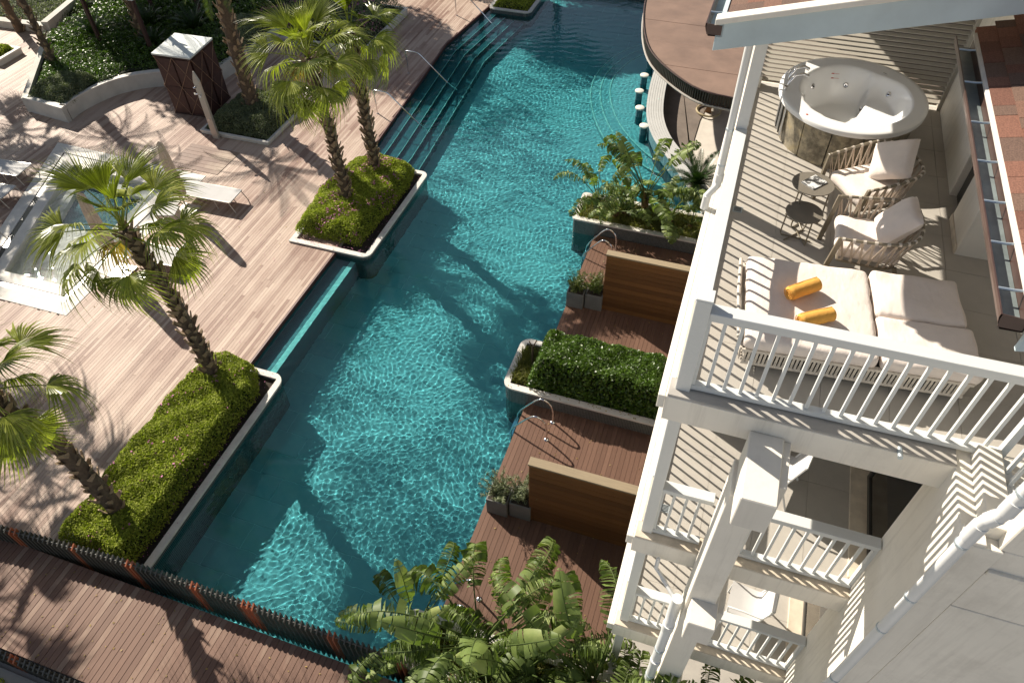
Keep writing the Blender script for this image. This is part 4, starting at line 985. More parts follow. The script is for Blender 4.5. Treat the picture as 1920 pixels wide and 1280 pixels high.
# roof panels: wedge boards laid across
for k in range(9):
    ya, yb_ = 20.1 + k * 1.5, 20.1 + (k + 1) * 1.5 - .012; R2 = offs(RO, .06); poly = []
    L = [p for p in R2 if p[1] < 40]
    def xat(y):
        best = min(range(len(L) - 1), key=lambda i: 0 if (L[i][1] - y) * (L[i + 1][1] - y) <= 0 and L[i + 1][0] < .4 else 9 + abs(L[i][1] - y))
        (x1, y1), (x2, y2) = L[best], L[best + 1]; return x1 + (x2 - x1) * ((y - y1) / (y2 - y1) if abs(y2 - y1) > 1e-6 else 0)
    ys_ = [max(ya, 20.24) + (yb_ - max(ya, 20.24)) * j / 8 for j in range(9)]
    poly = [(xat(y) if y > 20.3 else -.5, y) for y in ys_]
    MB().prism([(8, ys_[0])] + poly + [(8, ys_[-1])], 2.782, 2.795 + .004 * (k % 2)).build('roof_panel', 'barroof', BR)
# slatted edge: each fin a part
cum = 0; fm = MB().box(-.012, .012, -.05, .05, 2.42, 2.79).mesh('edge_fin', 'slate'); q = 0
for i in range(len(RP) - 1):
    a, b = Vector(RP[i]), Vector(RP[i + 1]); L_ = (b - a).length
    while q < L_:
        p = a + (b - a) * (q / L_); ang = math.atan2((b - a).y, (b - a).x)
        link('edge_fin', fm, BR, mat4=Matrix.Translation((p.x + .5, p.y - 24, 0)) @ Matrix.Rotation(ang, 4, 'Z')); q += .085
    q -= L_
for x, y in ((-1.05, 24.3), (1.5, 24)): MB().box(x - .09, x + .09, y - .09, y + .09, -.03, 2.36).build('post', 'screen', BR)
rg = thing('rope_basket', (-1.05, 24.25, 0), 'round gold ring basket around the bar post', 'basket')
MT['gold'] = m_plain('brass_rope', (.42, .34, .2), .5, .1)
MB().tube([(.42 * cos(a * pi / 16), .42 * sin(a * pi / 16), .05) for a in range(32)], .035, 8, closed=True).build('lower_ring', 'gold', rg)
MB().tube([(.42 * cos(a * pi / 16), .42 * sin(a * pi / 16), 1.0) for a in range(32)], .03, 8, closed=True).build('upper_ring', 'gold', rg)
for k in range(10): MB().tube([(.42 * cos(k * .63), .42 * sin(k * .63), .05), (.42 * cos(k * .63), .42 * sin(k * .63), 1.0)], .006, 5).build('rope', 'gold', rg)
for k, (x, y) in enumerate(((-3.68, 25.75), (-3.62, 24.55), (-3.36, 23.4), (-2.98, 22.28), (-3.70, 27.0))):
    o = thing('bar_stool', (x, y, FL), ['bar stool in the water, second farthest along the counter', 'bar stool in the water, third of the row with white round seat', 'bar stool in the water, next to the nearest one', 'bar stool in the water nearest the strelitzia planter', 'farthest bar stool, partly under the bar roof'][k], 'stool', 'underwater bar stools along the counter')
    recv(MB().lathe([(.125, 0), (.125, .25 - FL - .06), (.001, .25 - FL - .06)], 20).build('pedestal', 'poolwall', o, smooth=True))
    MB().lathe([(.12, .25 - FL - .058), (.155, .25 - FL - .055), (.16, .25 - FL - .01), (.145, .25 - FL), (.001, .25 - FL)], 24).build('seat', 'beam', o, smooth=True)

# ---- sun loungers
def lounger(loc, rz, label, back=0.0):
    o = thing('sun_lounger', loc, label, 'sun lounger', 'grey sling sun loungers on the terrace', rz)
    L, w_ = 1.95, .34
    for s_ in (-1, 1):
        MB().bar((-.85, s_ * w_, .33), (1.0, s_ * w_, .34), .03, .04).build('side_rail', 'alum', o)
        MB().tube([(.95, s_ * w_, .33), (1.12, s_ * w_ * 1.04, 0)], .015, 8).build('leg', 'alum', o)
        MB().tube([(-.72, s_ * w_, .33), (-.86, s_ * w_ * 1.04, 0)], .015, 8).build('leg', 'alum', o)
        MB().tube([(.45, s_ * w_, .33), (.52, s_ * w_ * 1.04, 0)], .015, 8).build('leg', 'alum', o)
    pr = [(1.02, .36), (.5, .355), (0, .355), (-.1, .36), (-.45, .36 + back * .45), (-.9, .37 + back), (-.93, .36 + back)]
    n = len(pr)
    m = MB().add([(x, s_ * (w_ - .005), z + dz) for dz in (0, -.02) for s_ in (-1, 1) for x, z in pr],
         [(i, n + i, n + i + 1, i + 1) for i in range(n - 1)] + [(2 * n + i, 2 * n + i + 1, 3 * n + i + 1, 3 * n + i) for i in range(n - 1)] +
         [(i, i + 1, 2 * n + i + 1, 2 * n + i) for i in range(n - 1)] + [(n + i + 1, n + i, 3 * n + i, 3 * n + i + 1) for i in range(n - 1)] + [(0, 2 * n, 3 * n, n)])
    m.build('sling', 'sling', o, smooth=True)
    MB().tube([(1.02, -w_, .345), (1.02, w_, .345)], .014, 8).build('crossbar', 'alum', o)
    return o
lounger((-15.0, 14.38, 0), rad(2), 'grey sun lounger farther up, lying between plunge pool and steps with the long shadow', .0)
lounger((-14.9, 11.4, 0), rad(3), 'grey sun lounger half hidden by the hanging fronds of the front palm', .45)
lounger((-22.35, 13.5, 0), rad(4), 'blue grey sun lounger at the left edge in palm shade', .0)
lounger((-21.9, 12.35, 0), rad(6), 'grey sun lounger at the left edge beside the plunge pool corner', .05)
lounger((-20.6, 10.4, 0), rad(6), 'grey sun lounger cut off by the left edge of the picture', .05)

def parasol(x, y, label, h=2.7):
    o = thing('closed_parasol', (x, y, 0), label, 'parasol', 'closed beige parasols beside the loungers')
    MB().tube([(0, 0, 0), (0, 0, h)], .024, 10).build('pole', 'alum', o)
    m = MB(); n = 16; prof = [(h + .02, .02), (h - .08, .10), (h - .5, .15), (h - 1.0, .17), (h - 1.5, .21), (h - 1.75, .19), (h - 1.8, .12)]
    m.add([(r_ * (1 if k % 2 else .62) * cos(2 * pi * k / n), r_ * (1 if k % 2 else .62) * sin(2 * pi * k / n), z) for z, r_ in prof for k in range(n)],
          [(i * n + k, (i + 1) * n + k, (i + 1) * n + (k + 1) % n, i * n + (k + 1) % n) for i in range(len(prof) - 1) for k in range(n)]).build('canopy', 'canvas', o, smooth=True)
    MB().lathe([(.17, h - 1.12), (.18, h - 1.08)], 14).build('tie_strap', 'canvas', o)
    MB().box(-.3, .3, -.3, .3, 0, .05).build('base', 'alum', o, bevel=.01)
parasol(-15.35, 13.7, 'closed beige parasol beside the farther sun lounger, behind the front palm', 2.4)
parasol(-15.4, 10.75, 'closed beige parasol behind the crown of the front palm')
sb = thing('side_table', (-15.6, 13.2, 0), 'low beige side table beside the farther sun lounger', 'side table', rz=.3)
MB().box(-.28, .28, -.22, .22, .0, .30).build('body', 'canvas', sb, bevel=.02); MB().box(-.3, .3, -.24, .24, .301, .33).build('top', 'sling', sb, bevel=.008)

# ---- shower
SH = thing('poolside_shower', (-16.89, 17.5, 0), 'brushed metal poolside shower column standing before the shrub planter', 'shower')
MT['showerm'] = m_plain('satin_steel', (.50, .46, .40), .35, .06, metal=.35)
MB().add([(-.12, -.05, 0), (.12, -.05, 0), (.12, .05, 0), (-.12, .05, 0), (-.11, -.045, 2.1), (.11, -.045, 2.1), (.11, .045, 2.1), (-.11, .045, 2.1), (-.02, -.02, 2.42), (.02, -.02, 2.42), (.02, .02, 2.42), (-.02, .02, 2.42)],
         [(0, 3, 2, 1), (0, 1, 5, 4), (1, 2, 6, 5), (2, 3, 7, 6), (3, 0, 4, 7), (4, 5, 9, 8), (5, 6, 10, 9), (6, 7, 11, 10), (7, 4, 8, 11), (8, 9, 10, 11)]).build('column', 'showerm', SH, bevel=.004, seg=1)
MB().tube([(0, -.05, 1.95), (0, -.14, 1.97)], .02, 8).lathe([(.055, 1.93), (.06, 1.95), (.02, 1.98)], 14, c=(0, -.16)).build('shower_head', 'chrome', SH, smooth=True)
MB().tube([(-.11, 0, 1.62), (-.22, -.02, 1.60)], .022, 8).tube([(-.22, -.02, 1.60), (-.24, -.02, 1.66)], .03, 8).build('hand_spray', 'chrome', SH, smooth=True)
MB().tube([(.02, -.05, 1.60), (.02, -.11, 1.60)], .045, 12).build('mixer_knob', 'chrome', SH, smooth=True)
MB().tube([(.03, -.05, .75), (.03, -.09, .75)], .025, 10).build('foot_tap', 'chrome', SH, smooth=True)
st_ = thing('shower_tray', (-16.6, 16.6, 0), 'square plank shower tray framed by crossing boards beside the shower', 'shower tray', world=True)
for k in range(7): MB().box(-17.5, -15.6, 15.62 + k * .19, 15.62 + k * .19 + .18, .004, .012 + .001 * (k % 2)).build('plank', 'plank', st_)

# ---- corten kiosk with diagonal rods
K = thing('corten_kiosk', (-18.6, 19.25, 0), 'rusty metal kiosk with pale flat roof and crossed rods', 'kiosk', world=True)
bx = [(-19.28, 18.48), (-17.86, 18.55), (-18.0, 20.0), (-19.45, 19.95)]
for z0, z1 in ((.06, 1.08), (1.1, 2.12)):
    MB().prism([(x * .97 + -18.65 * .03 + 0, y * .97 + 19.25 * .03) for x, y in bx], z0, z1).build('panel_block', 'corten', K)
for z in (.03, 1.09, 2.15):
    MB().tube([(x, y, z) for x, y in bx], .03, 6, closed=True).build('frame', 'corten', K)
MB().prism([(x * 1.05 + 18.65 * .05, y * 1.05 - 19.25 * .05) for x, y in bx], 2.19, 2.25).build('roof', 'whitelid', K, bevel=.01)
for i in range(4):
    a, b = Vector((*bx[i], 0)), Vector((*bx[(i + 1) % 4], 0)); nrm = (b - a).normalized(); nn = Vector((nrm.y, -nrm.x, 0)) * .035
    for j in range(2):
        p, q = a.lerp(b, j / 2) + nn, a.lerp(b, (j + 1) / 2) + nn; mid = (p + q) / 2
        for z0, z1 in ((.05, 1.08), (1.08, 2.15)):
            for s0, s1 in ((p, q), (q, p)): MB().tube([s0 + Vector((0, 0, z0)), s1 + Vector((0, 0, z1))], .008, 5).build('rod', 'rod', K)
    if True:
        for u in (.25, .75):
            c0 = a.lerp(b, u) + nn * .4
            for z0 in (.07, 1.1):
                MB().add([(*(c0 - nrm * .33)[:2], z0), (*(c0 + nrm * .33)[:2], z0), (*(c0 + nn * .8)[:2], z0 + .5), (*(c0 + nrm * .33)[:2], z0 + 1.0), (*(c0 - nrm * .33)[:2], z0 + 1.0)], [(0, 1, 2), (1, 3, 2), (3, 4, 2), (4, 0, 2)]).build('folded_panel', 'corten', K)
# ---- glass topped pavilion edge at the top left
PV = thing('pavilion', (-23.4, 22.4, 0), 'pale roofed low pavilion cut off by the top edge at the left', 'pavilion', world=True)
MB().box(-24.6, -21.8, 20.9, 24.5, 2.7, 2.8).build('roof', 'whitelid', PV, bevel=.01)
for x, y in ((-24.4, 21.1), (-22.0, 21.1), (-24.4, 24.3), (-22, 24.3)): MB().box(x - .06, x + .06, y - .06, y + .06, 0, 2.7).build('post', 'corten', PV)
bk = thing('boundary_wall', (-20, 36, 0), 'dark wall behind the gardens beyond the top edge', 'wall', world=True)
MB().box(-45, 8, 35.5, 36, -.05, 1.2).build('body', 'planterwall', bk)

# ================================================================== VEGETATION
def curve3(p0, d0, L, droop, n):
    """points of an arching stalk"""
    p = Vector(p0); d_ = Vector(d0).normalized(); out = [p.copy()]
    for k in range(n):
        d_ = (d_ + Vector((0, 0, -droop / n)) * (.4 + 1.2 * k / n)).normalized(); p = p + d_ * (L / n); out.append(p.copy())
    return out
def fan_leaf(seed, R=.78, droop=.5, spread=150, pet=.75):
    r_ = random.Random(seed); m = MB(); stalk = curve3((0, 0, 0), (1, 0, .25), pet, .35, 6)
    m.tube(stalk, [.022, .02, .016, .014, .013, .012, .011], 5)
    c = stalk[-1]; ax = (stalk[-1] - stalk[-2]).normalized(); side = Vector((0, 1, 0)); up = ax.cross(side); up = up if up.z > 0 else -up
    n = 25
    for i in range(n):
        th = rad(spread) * (i / (n - 1) * 2 - 1); L = R * (1 - .25 * (abs(th) / rad(150)) ** 2) * r_.uniform(.9, 1.08)
        dr = droop * r_.uniform(.7, 1.4); dth = rad(spread) / (n - 1) * 2.0
        fold = .35 * math.cos(th / 2); rows = []
        for rr_, w_ in ((.03, 1.), (.28, 1.02), (.52, 1.02), (.74, .46), (.92, .18), (1.10, .02)):
            r0 = rr_ * L; ctr = c + (ax * math.cos(th) + side * math.sin(th)) * r0 * (1 - .10 * dr * rr_ ** 2)
            hgt = up * (r0 * fold * abs(math.sin(th)) * .8 - r0 * .05)
            dz = -dr * L * (max(0, rr_ - .3) ** 2) * 1.15
            wv = (-ax * math.sin(th) + side * math.cos(th)) * (r0 * math.tan(dth) * .5 * w_ if rr_ < .53 else .52 * L * math.tan(dth) * .5 * w_)
            pt = ctr + hgt + Vector((0, 0, dz)); ridge = .018 * min(1, rr_ * 3) * (w_ if rr_ > .5 else 1)
            rows.append((pt - wv, pt + up * ridge, pt + wv))
        o = len(m.v); tn = r_.random()
        for a in rows: m.v += [tuple(q) for q in a]
        for k in range(len(rows) - 1):
            m.f += [(o + 3 * k, o + 3 * k + 1, o + 3 * k + 4, o + 3 * k + 3), (o + 3 * k + 1, o + 3 * k + 2, o + 3 * k + 5, o + 3 * k + 4)]; m.t += [tn, tn * .8]
    return m.mesh('frond', 'fan')
FAN = [fan_leaf(1, .90, .35, 62, .85), fan_leaf(2, .96, .6, 74, 1.05), fan_leaf(3, .96, 1.0, 80, 1.05), fan_leaf(4, .88, 1.5, 76, .9), fan_leaf(5, .86, .15, 36, .62)]
DRY = FAN[3].copy(); DRY.materials.clear(); DRY.materials.append(MT['dryfan'])
BOOT = MB().add([(-.02, -.075, 0), (-.02, .075, 0), (.045, .05, .13), (.045, -.05, .13), (.05, 0, -.03), (.10, .028, .27), (.10, -.028, .27), (.085, 0, .12), (.075, .025, .26), (.075, -.025, .26)],
                [(0, 1, 2, 3), (3, 2, 8, 9), (0, 3, 7, 4), (1, 4, 7, 2), (3, 6, 7), (2, 7, 5), (6, 5, 7), (9, 8, 5, 6), (3, 9, 6), (2, 5, 8)]).mesh('boot', 'boot')
def palm_trunk(o, base, mid, top, r0, r1, boots, z0=0., mat='trunk'):
    L = o.location; pts = []
    for k in range(15):
        u = k / 14; p = Vector(base).lerp(Vector(mid), u * 2) if u < .5 else Vector(mid).lerp(Vector(top), u * 2 - 1)
        q = Vector(base).lerp(Vector(top), u); pts.append(q + (p - q) * .6)
    rs = [r0 * (1.35 if k == 0 else 1.12 if k == 1 else 1) + (r1 - r0) * k / 14 + .008 * sin(k * 2.1) for k in range(15)]
    MB().tube([Vector(p) - L for p in pts], rs, 12).build('trunk', mat, o, smooth=True)
    n = boots
    for k in range(n):
        u = (k + .5) / n; i = min(13, int(u * 14)); p = pts[i].lerp(pts[i + 1], u * 14 - i); r_ = rs[i] + (rs[i + 1] - rs[i]) * (u * 14 - i)
        a = k * 2.39996 + random.uniform(-.2, .2); s_ = random.uniform(.75, 1.15)
        M = Matrix.Translation(p - L + Vector((cos(a), sin(a), 0)) * (r_ * .86)) @ Matrix.Rotation(a, 4, 'Z') @ Matrix.Rotation(random.uniform(-.05, .22), 4, 'Y') @ Matrix.Rotation((.38 if k % 2 else -.38) + random.uniform(-.15, .15), 4, 'X') @ Matrix.Diagonal((s_, s_ * 1.15, s_ * .8, 1))
        link('boot', BOOT, o, mat4=M)
def fan_palm(base, mid, top, label, seed, nf=30, scale=1., boots=120, r0=.155, r1=.115):
    r_ = random.Random(seed); o = thing('fan_palm', base, label, 'palm tree', 'slender fan palms around the pool')
    palm_trunk(o, base, mid, top, r0, r1, boots); T = Vector(top) - Vector(base)
    for k in range(nf):
        u = (k + .5) / nf; el = rad(82 - 128 * u ** .85 + r_.uniform(-7, 7)); az = k * 2.39996 + r_.uniform(-.25, .25)
        me = FAN[4] if u < .12 else FAN[0] if u < .3 else FAN[1] if u < .55 else FAN[2] if u < .78 else FAN[3] if (u < .93 or k % 2) else DRY
        s_ = scale * r_.uniform(.85, 1.1)
        M = Matrix.Translation(T + Vector((0, 0, .10 * (1 - u) + .02 - .22 * u))) @ Matrix.Rotation(az, 4, 'Z') @ Matrix.Rotation(-el, 4, 'Y') @ Matrix.Rotation(r_.uniform(-.5, .5), 4, 'X') @ Matrix.Diagonal((s_, s_, s_, 1))
        link('frond', me, o, mat4=M)
    return o
fan_palm((-10.40, 8.1, 0), (-10.72, 8.30, 2.6), (-10.56, 7.85, 4.95), 'fan palm rising from the near groundcover planter over the plunge pool', 21, 24, .93)
fan_palm((-10.15, 4.38, 0), (-10.36, 4.5, 2.6), (-10.42, 4.0, 4.75), 'fan palm at the lower left, crown cut off by the left edge', 33, 22, .84, 80, .17, .13)
fan_palm((-10.60, 15.28, 0), (-11.0, 15.75, 2.4), (-10.66, 15.0, 4.95), 'left palm of the two growing from the pink flowering planter', 47, 24, .92)
fan_palm((-10.50, 17.0, 0), (-10.79, 17.35, 2.4), (-10.35, 16.7, 4.9), 'right palm of the two growing from the pink flowering planter', 58, 22, .90)
# palms just outside the frame that throw their shade into it
for k, (x, y, h, l) in enumerate(((-19.5, 8.4, 5.2, 'fan palm beyond the left edge that shades the lower terrace'), (-17.4, 5.1, 5.0, 'fan palm beyond the lower left corner that shades the walkway'),
                               (-29.3, 17.4, 5.8, 'fan palm beyond the left edge that shades the far loungers'), (-31.6, 20.0, 6.0, 'fan palm beyond the left edge that shades the curved planter'), (-28.2, 14.4, 5.6, 'fan palm beyond the left edge beside the plunge pool'),
                               (-16.6, 34.0, 6.0, 'fan palm beyond the top edge above the steps'), (-13.2, 33.4, 6.4, 'fan palm beyond the top edge behind the far planter'))):
    fan_palm((x, y, 0), (x + .1, y + .1, h / 2), (x, y, h), l, 70 + k, 28, 1.1, 20)

# feather palms and cycads
def feather_leaf(seed, L=1.9, n=44, wl=.30, droop=.9, mat='feather', width=.020, vee=.35, name='frond'):
    r_ = random.Random(seed); m = MB(); st = curve3((0, 0, 0), (1, 0, .15), L, droop, 12); m.tube(st, [.016 - .0011 * k for k in range(13)], 5)
    for i in range(n):
        u = .12 + .86 * i / n; j = min(11, int(u * 12)); p = st[j].lerp(st[j + 1], u * 12 - j); d_ = (st[j + 1] - st[j]).normalized()
        ll = wl * (math.sin(pi * min(1, u * .93 + .08)) ** .6) * r_.uniform(.9, 1.1)
        for s_ in (-1, 1):
            side = Vector((0, s_, 0)); up = d_.cross(side) * (1 if s_ > 0 else 1); up = up if up.z > 0 else -up
            out = (side * .8 + d_ * .6 + up * vee).normalized(); tip = p + out * ll + Vector((0, 0, -.12 * ll)); mid_ = p + out * ll * .5; wv = d_ * width * .5
            m.add([p - wv * .6, mid_ - wv, tip, mid_ + wv, p + wv * .6], [(0, 1, 3, 4), (1, 2, 3)], r_.random())
    return m.mesh(name, mat)
FE = [feather_leaf(1), feather_leaf(2, 1.7, 40, .26, 1.4)]
CY = [feather_leaf(5, 1.0, 40, .17, .9, 'cycad', .016, .5), feather_leaf(6, .9, 38, .16, 1.5, 'cycad', .016, .5)]
def rosette(o, T, meshes, nf, seed, lo, hi, scale=1):
    r_ = random.Random(seed)
    for k in range(nf):
        u = (k + .5) / nf; el = rad(hi + (lo - hi) * u + r_.uniform(-6, 6)); az = k * 2.39996 + r_.uniform(-.2, .2); s_ = scale * r_.uniform(.85, 1.1)
        link('frond', meshes[0 if u < .5 else 1], o, mat4=Matrix.Translation(T) @ Matrix.Rotation(az, 4, 'Z') @ Matrix.Rotation(-el, 4, 'Y') @ Matrix.Diagonal((s_, s_, s_, 1)))
def feather_palm(base, mid, top, label, seed, r0=.2, r1=.17, nf=26, boots=60, scale=1.):
    o = thing('date_palm', base, label, 'palm tree', 'feather leaved palms at the upper left'); palm_trunk(o, base, mid, top, r0, r1, boots)
    rosette(o, Vector(top) - Vector(base), FE, nf, seed, -55, 75, scale); return o
feather_palm((-16.35, 19.15, 0), (-16.42, 19.2, 2.5), (-15.92, 18.75, 5.4), 'dark shaded feather palm rising beside the rusty kiosk', 5, .24, .20, 26, 90)
feather_palm((-25.25, 19.4, .3), (-25.3, 19.5, 2.4), (-24.9, 18.9, 5.5), 'leaning palm with ragged trunk at the left of the curved planter', 8, .13, .10, 26, 60, 1.1)
feather_palm((-23.1, 21.9, .3), (-22.7, 21.6, 2.4), (-21.3, 20.5, 5.3), 'slim palm trunk standing in the dark garden bed by the cycads', 13, .12, .09, 26, 60, 1.1)
feather_palm((-29.9, 22.2, 0), (-29.2, 21.5, 2.4), (-27.2, 20.2, 5.3), 'leaning palm at the top left corner', 17, .16, .14, 26, 40, 1.1)
feather_palm((-20.5, 26.4, 0), (-20.4, 26.4, 2.2), (-20.3, 26.2, 4.3), 'palm beyond the top edge behind the flowering planter', 19, .15, .13, 20, 30, .9)
for k, (x, y, z, s_, l) in enumerate(((-21.6, 23.3, .45, 1.25, 'large cycad with sunlit fronds beside the silver shrub'), (-23.6, 23.0, .45, 1.2, 'dark cycad left of the slim palm trunk in the garden bed'),
                                   (-25.2, 21.7, .45, 1.1, 'shaded cycad near the ragged palm trunk'), (-.75, 19.0, .42, 1.15, 'dark cycad beside the bar counter and the terrace downpipe'), (-22.3, 21.6, .45, 1.0, 'shaded cycad in the middle of the garden bed'))):
    o = thing('cycad', (x, y, z), l, 'cycad', 'cycads in the garden beds'); MB().lathe([(.16, -.4), (.18, .0), (.12, .12), (.02, .15)], 12).build('stem', 'trunk', o)
    rosette(o, Vector((0, 0, .1)), CY, 34, 40 + k, 2, 72, s_)

# strelitzia nicolai
def paddle_leaf(seed, L=1.0, Wd=.30, pet=1.0, droop=1.0, splits=12, ragged=1.):
    r_ = random.Random(seed); m = MB(); st = curve3((0, 0, 0), (.45, 0, 1), pet, .5, 7); d0 = (st[-1] - st[-2]); bl = curve3(st[-1], d0, L, droop * 1.7, 14)
    m.tube(st + bl[1:], [.020, .018, .016, .015, .014, .013, .012, .012] + [.011 - .0006 * k for k in range(14)], 5)
    for s_ in (-1, 1):
        cuts = sorted([0] + [r_.uniform(.03, .97) for _ in range(splits)] + [1])
        for c in range(len(cuts) - 1):
            a, b = cuts[c], cuts[c + 1]; gap = min(.006, (b - a) * .2); a2, b2 = a + gap, b - gap; nn = max(1, int((b2 - a2) / .05)); tn = r_.random()
            dr = r_.uniform(.0, .55) * ragged; curl = r_.uniform(-.12, .12) * ragged; back = r_.uniform(.0, .2); grid = []
            for i in range(nn + 1):
                u = a2 + (b2 - a2) * i / nn; j = min(13, int(u * 14)); p = bl[j].lerp(bl[min(14, j + 1)], u * 14 - j); d_ = (bl[min(14, j + 1)] - bl[j]).normalized()
                side = Vector((0, s_, 0)); up = side.cross(d_) * s_; up = up if up.dot(Vector((.3, 0, 1))) > 0 else -up
                hw_ = Wd * (math.sin(pi * min(1, .06 + u * .94)) ** .55) * (1 - .25 * u)
                row = [p]
                for q, w_ in ((.35, .35), (.7, .7), (1., 1.)):
                    uu = (u - (a + b) / 2) * (0.12 * q); row.append(p + side * hw_ * w_ * (1 - .25 * dr * q) + up * (hw_ * .30 * w_ - hw_ * dr * 1.5 * q * q + curl * hw_ * q * (i / nn - .5) * 4) - d_ * (uu + back * hw_ * q - hw_ * .25 * q) + Vector((0, 0, -.35 * hw_ * q * q)))
                grid.append(row)
            o = len(m.v)
            for row in grid: m.v += [tuple(x) for x in row]
            for i in range(nn):
                for q in range(3): m.f.append((o + 4 * i + q, o + 4 * i + q + 1, o + 4 * (i + 1) + q + 1, o + 4 * (i + 1) + q)); m.t.append(tn)
    me = m.mesh('leaf', 'banana'); me.polygons.foreach_set('use_smooth', [True] * len(me.polygons)); return me
PD = [paddle_leaf(1, 1.25, .24, 1.0, 1.0, 34, 1.2), paddle_leaf(2, 1.2, .23, 1.05, 1.25, 44, 1.5), paddle_leaf(3, 1.05, .22, .95, .5, 12, .6), paddle_leaf(4, 1.2, .25, .9, 1.6, 40, 1.5), paddle_leaf(5, .6, .15, .5, .8, 6, .4), paddle_leaf(6, .55, .14, .45, 1.3, 14, .8)]
def strelitzia(x, y, z, label, seed, n_=9, scale=1., stemh=.6, rz=0, small=0, group='strelitzia plants in the planters'):
    n = n_ + 4; r_ = random.Random(seed); o = thing('strelitzia', (x, y, z), label, 'strelitzia', group, rz)
    if stemh > .1:
        MB().tube([(0, 0, -.05), (.01, 0, stemh * .5), (.0, .01, stemh)], [.10 * scale, .09 * scale, .06 * scale], 10).build('stem', 'bstem', o, smooth=True)
        for k in range(7):
            a = k * 2.4; MB().tube([(.06 * scale * cos(a), .06 * scale * sin(a), stemh * (.1 + k * .11)), (.10 * scale * cos(a), .09 * scale * sin(a), stemh * (.35 + k * .11)), (.13 * scale * cos(a), .12 * scale * sin(a), stemh * (.55 + .12 * k))], [.035 * scale, .028 * scale, .012 * scale], 6).build('leaf_sheath', 'bstem' if k % 3 else 'stem', o)
    for k in range(n):
        u = k / max(1, n - 1); az = (k * 2.39996 * .5 + (k % 2) * pi + r_.uniform(-.4, .4)); s_ = scale * r_.uniform(.85, 1.12)
        me = PD[2] if u < .2 else PD[k % 2] if u < .75 else PD[3]
        if small: me = PD[4 + k % 2]
        M = Matrix.Translation((0, 0, stemh * (.9 if stemh > .1 else 0))) @ Matrix.Rotation(az, 4, 'Z') @ Matrix.Rotation(rad(-14 + 50 * u + r_.uniform(-6, 8)), 4, 'Y') @ Matrix.Rotation(r_.uniform(-.5, .5), 4, 'X') @ Matrix.Diagonal((s_, s_, s_, 1))
        link('leaf', me, o, mat4=M)
    return o
S_ = [(-3.30, 3.92, .4, 'leftmost strelitzia at the end of the fin fence, leaning over the water', 3, 9, .80, .5, 2.6, 0),
 (-2.10, 3.98, .4, 'tall strelitzia in the middle of the lower planter with a wide crown', 5, 12, 1.05, .7, .4, 0),
 (-1.35, 3.86, .4, 'strelitzia with drooping split leaves over the private deck', 9, 11, 1.05, .4, 1.2, 0),
 (-.15, 3.95, .4, 'strelitzia in front of the downpipe and square column', 12, 11, 1.1, .8, 1.9, 0),
 (.5, 3.3, .0, 'low strelitzia clump at the foot of the square column', 15, 10, 1.0, .3, .8, 0),
 (-2.75, 3.75, .4, 'young strelitzia shoots at the corner of the lower planter', 17, 7, 1.0, 0, 0, 1),
 (-1.0, 3.6, .4, 'young strelitzia leaves in the lower planter', 18, 8, 1.15, 0, 2, 1), (1.75, 3.35, 0, 'strelitzia with bright broad leaves under the lowest balcony beside the wall', 23, 8, .75, 1.5, 2.4, 0), (.95, 3.25, 0, 'strelitzia rising beside the column foot toward the lowest balustrade', 25, 9, .8, 1.3, .5, 0), (-1.9, 2.9, -.1, 'strelitzia below the walkway end at the bottom edge', 29, 10, 1.1, .1, 2.4, 0), (-.6, 2.9, -.1, 'broad leaved strelitzia at the bottom edge between walkway and column', 31, 11, 1.2, .3, .9, 0),
 (-3.30, 16.95, .36, 'slim strelitzia at the pool corner of the tiled planter by the bar', 24, 7, .72, .5, .9, 0),
 (-1.95, 17.0, .36, 'tallest strelitzia in the tiled planter, arching over the bar counter', 27, 11, 1.0, .9, 2.2, 0),
 (-2.75, 16.9, .36, 'small strelitzia between the two taller ones by the bar', 41, 8, 1.0, .2, 0, 1), (-2.45, 17.1, .36, 'strelitzia shoots with pale leaves left of the tallest one', 43, 8, 1.2, .15, .5, 1),
 (-1.25, 17.05, .36, 'strelitzia right of the tallest one by the bar', 45, 8, 1.25, .2, 1.5, 1), (-.60, 17.0, .36, 'strelitzia against the facade in the tiled planter', 47, 8, .62, .2, .2, 0)]
for x, y, z, l, sd, n, s_, sh, rz, sml in S_: strelitzia(x, y, z, l, sd, n, s_, sh, rz, sml)

# ---- leafy masses: many small leaves spread through a volume
def leaves(P, Nrm, size, mat, name='foliage', aspect=.55, jitter=.9, rng=None):
    """two-triangle folded leaves at points P facing roughly Nrm"""
    r_ = rng or RNG; n = len(P)
    d_ = Nrm + r_.normal(0, jitter, (n, 3)); d_ /= np.linalg.norm(d_, axis=1)[:, None] + 1e-9
    a = np.cross(d_, r_.normal(0, 1, (n, 3))); a /= np.linalg.norm(a, axis=1)[:, None] + 1e-9; b = np.cross(d_, a)
    s_ = (size * r_.uniform(.6, 1.25, n))[:, None]
    V = np.stack([P - a * s_ * .5, P + b * s_ * aspect * .5 + d_ * s_ * .12, P + a * s_ * .5, P - b * s_ * aspect * .5 + d_ * s_ * .12], 1).reshape(-1, 3)
    i = np.arange(n) * 4; F = np.stack([i, i + 1, i + 2, i + 3], -1)
    return arr_mesh(name, V, F, mat, r_.random(n))
def bumpf(x, y, s_=1.0, seed=0):
    return (np.sin(x * 3.1 * s_ + seed) * np.cos(y * 2.7 * s_ + seed * 2) + .6 * np.sin(x * 6.3 * s_ - y * 5.2 * s_ + seed) + .4 * np.sin(x * 11 * s_ + y * 12.7 * s_)) / 2
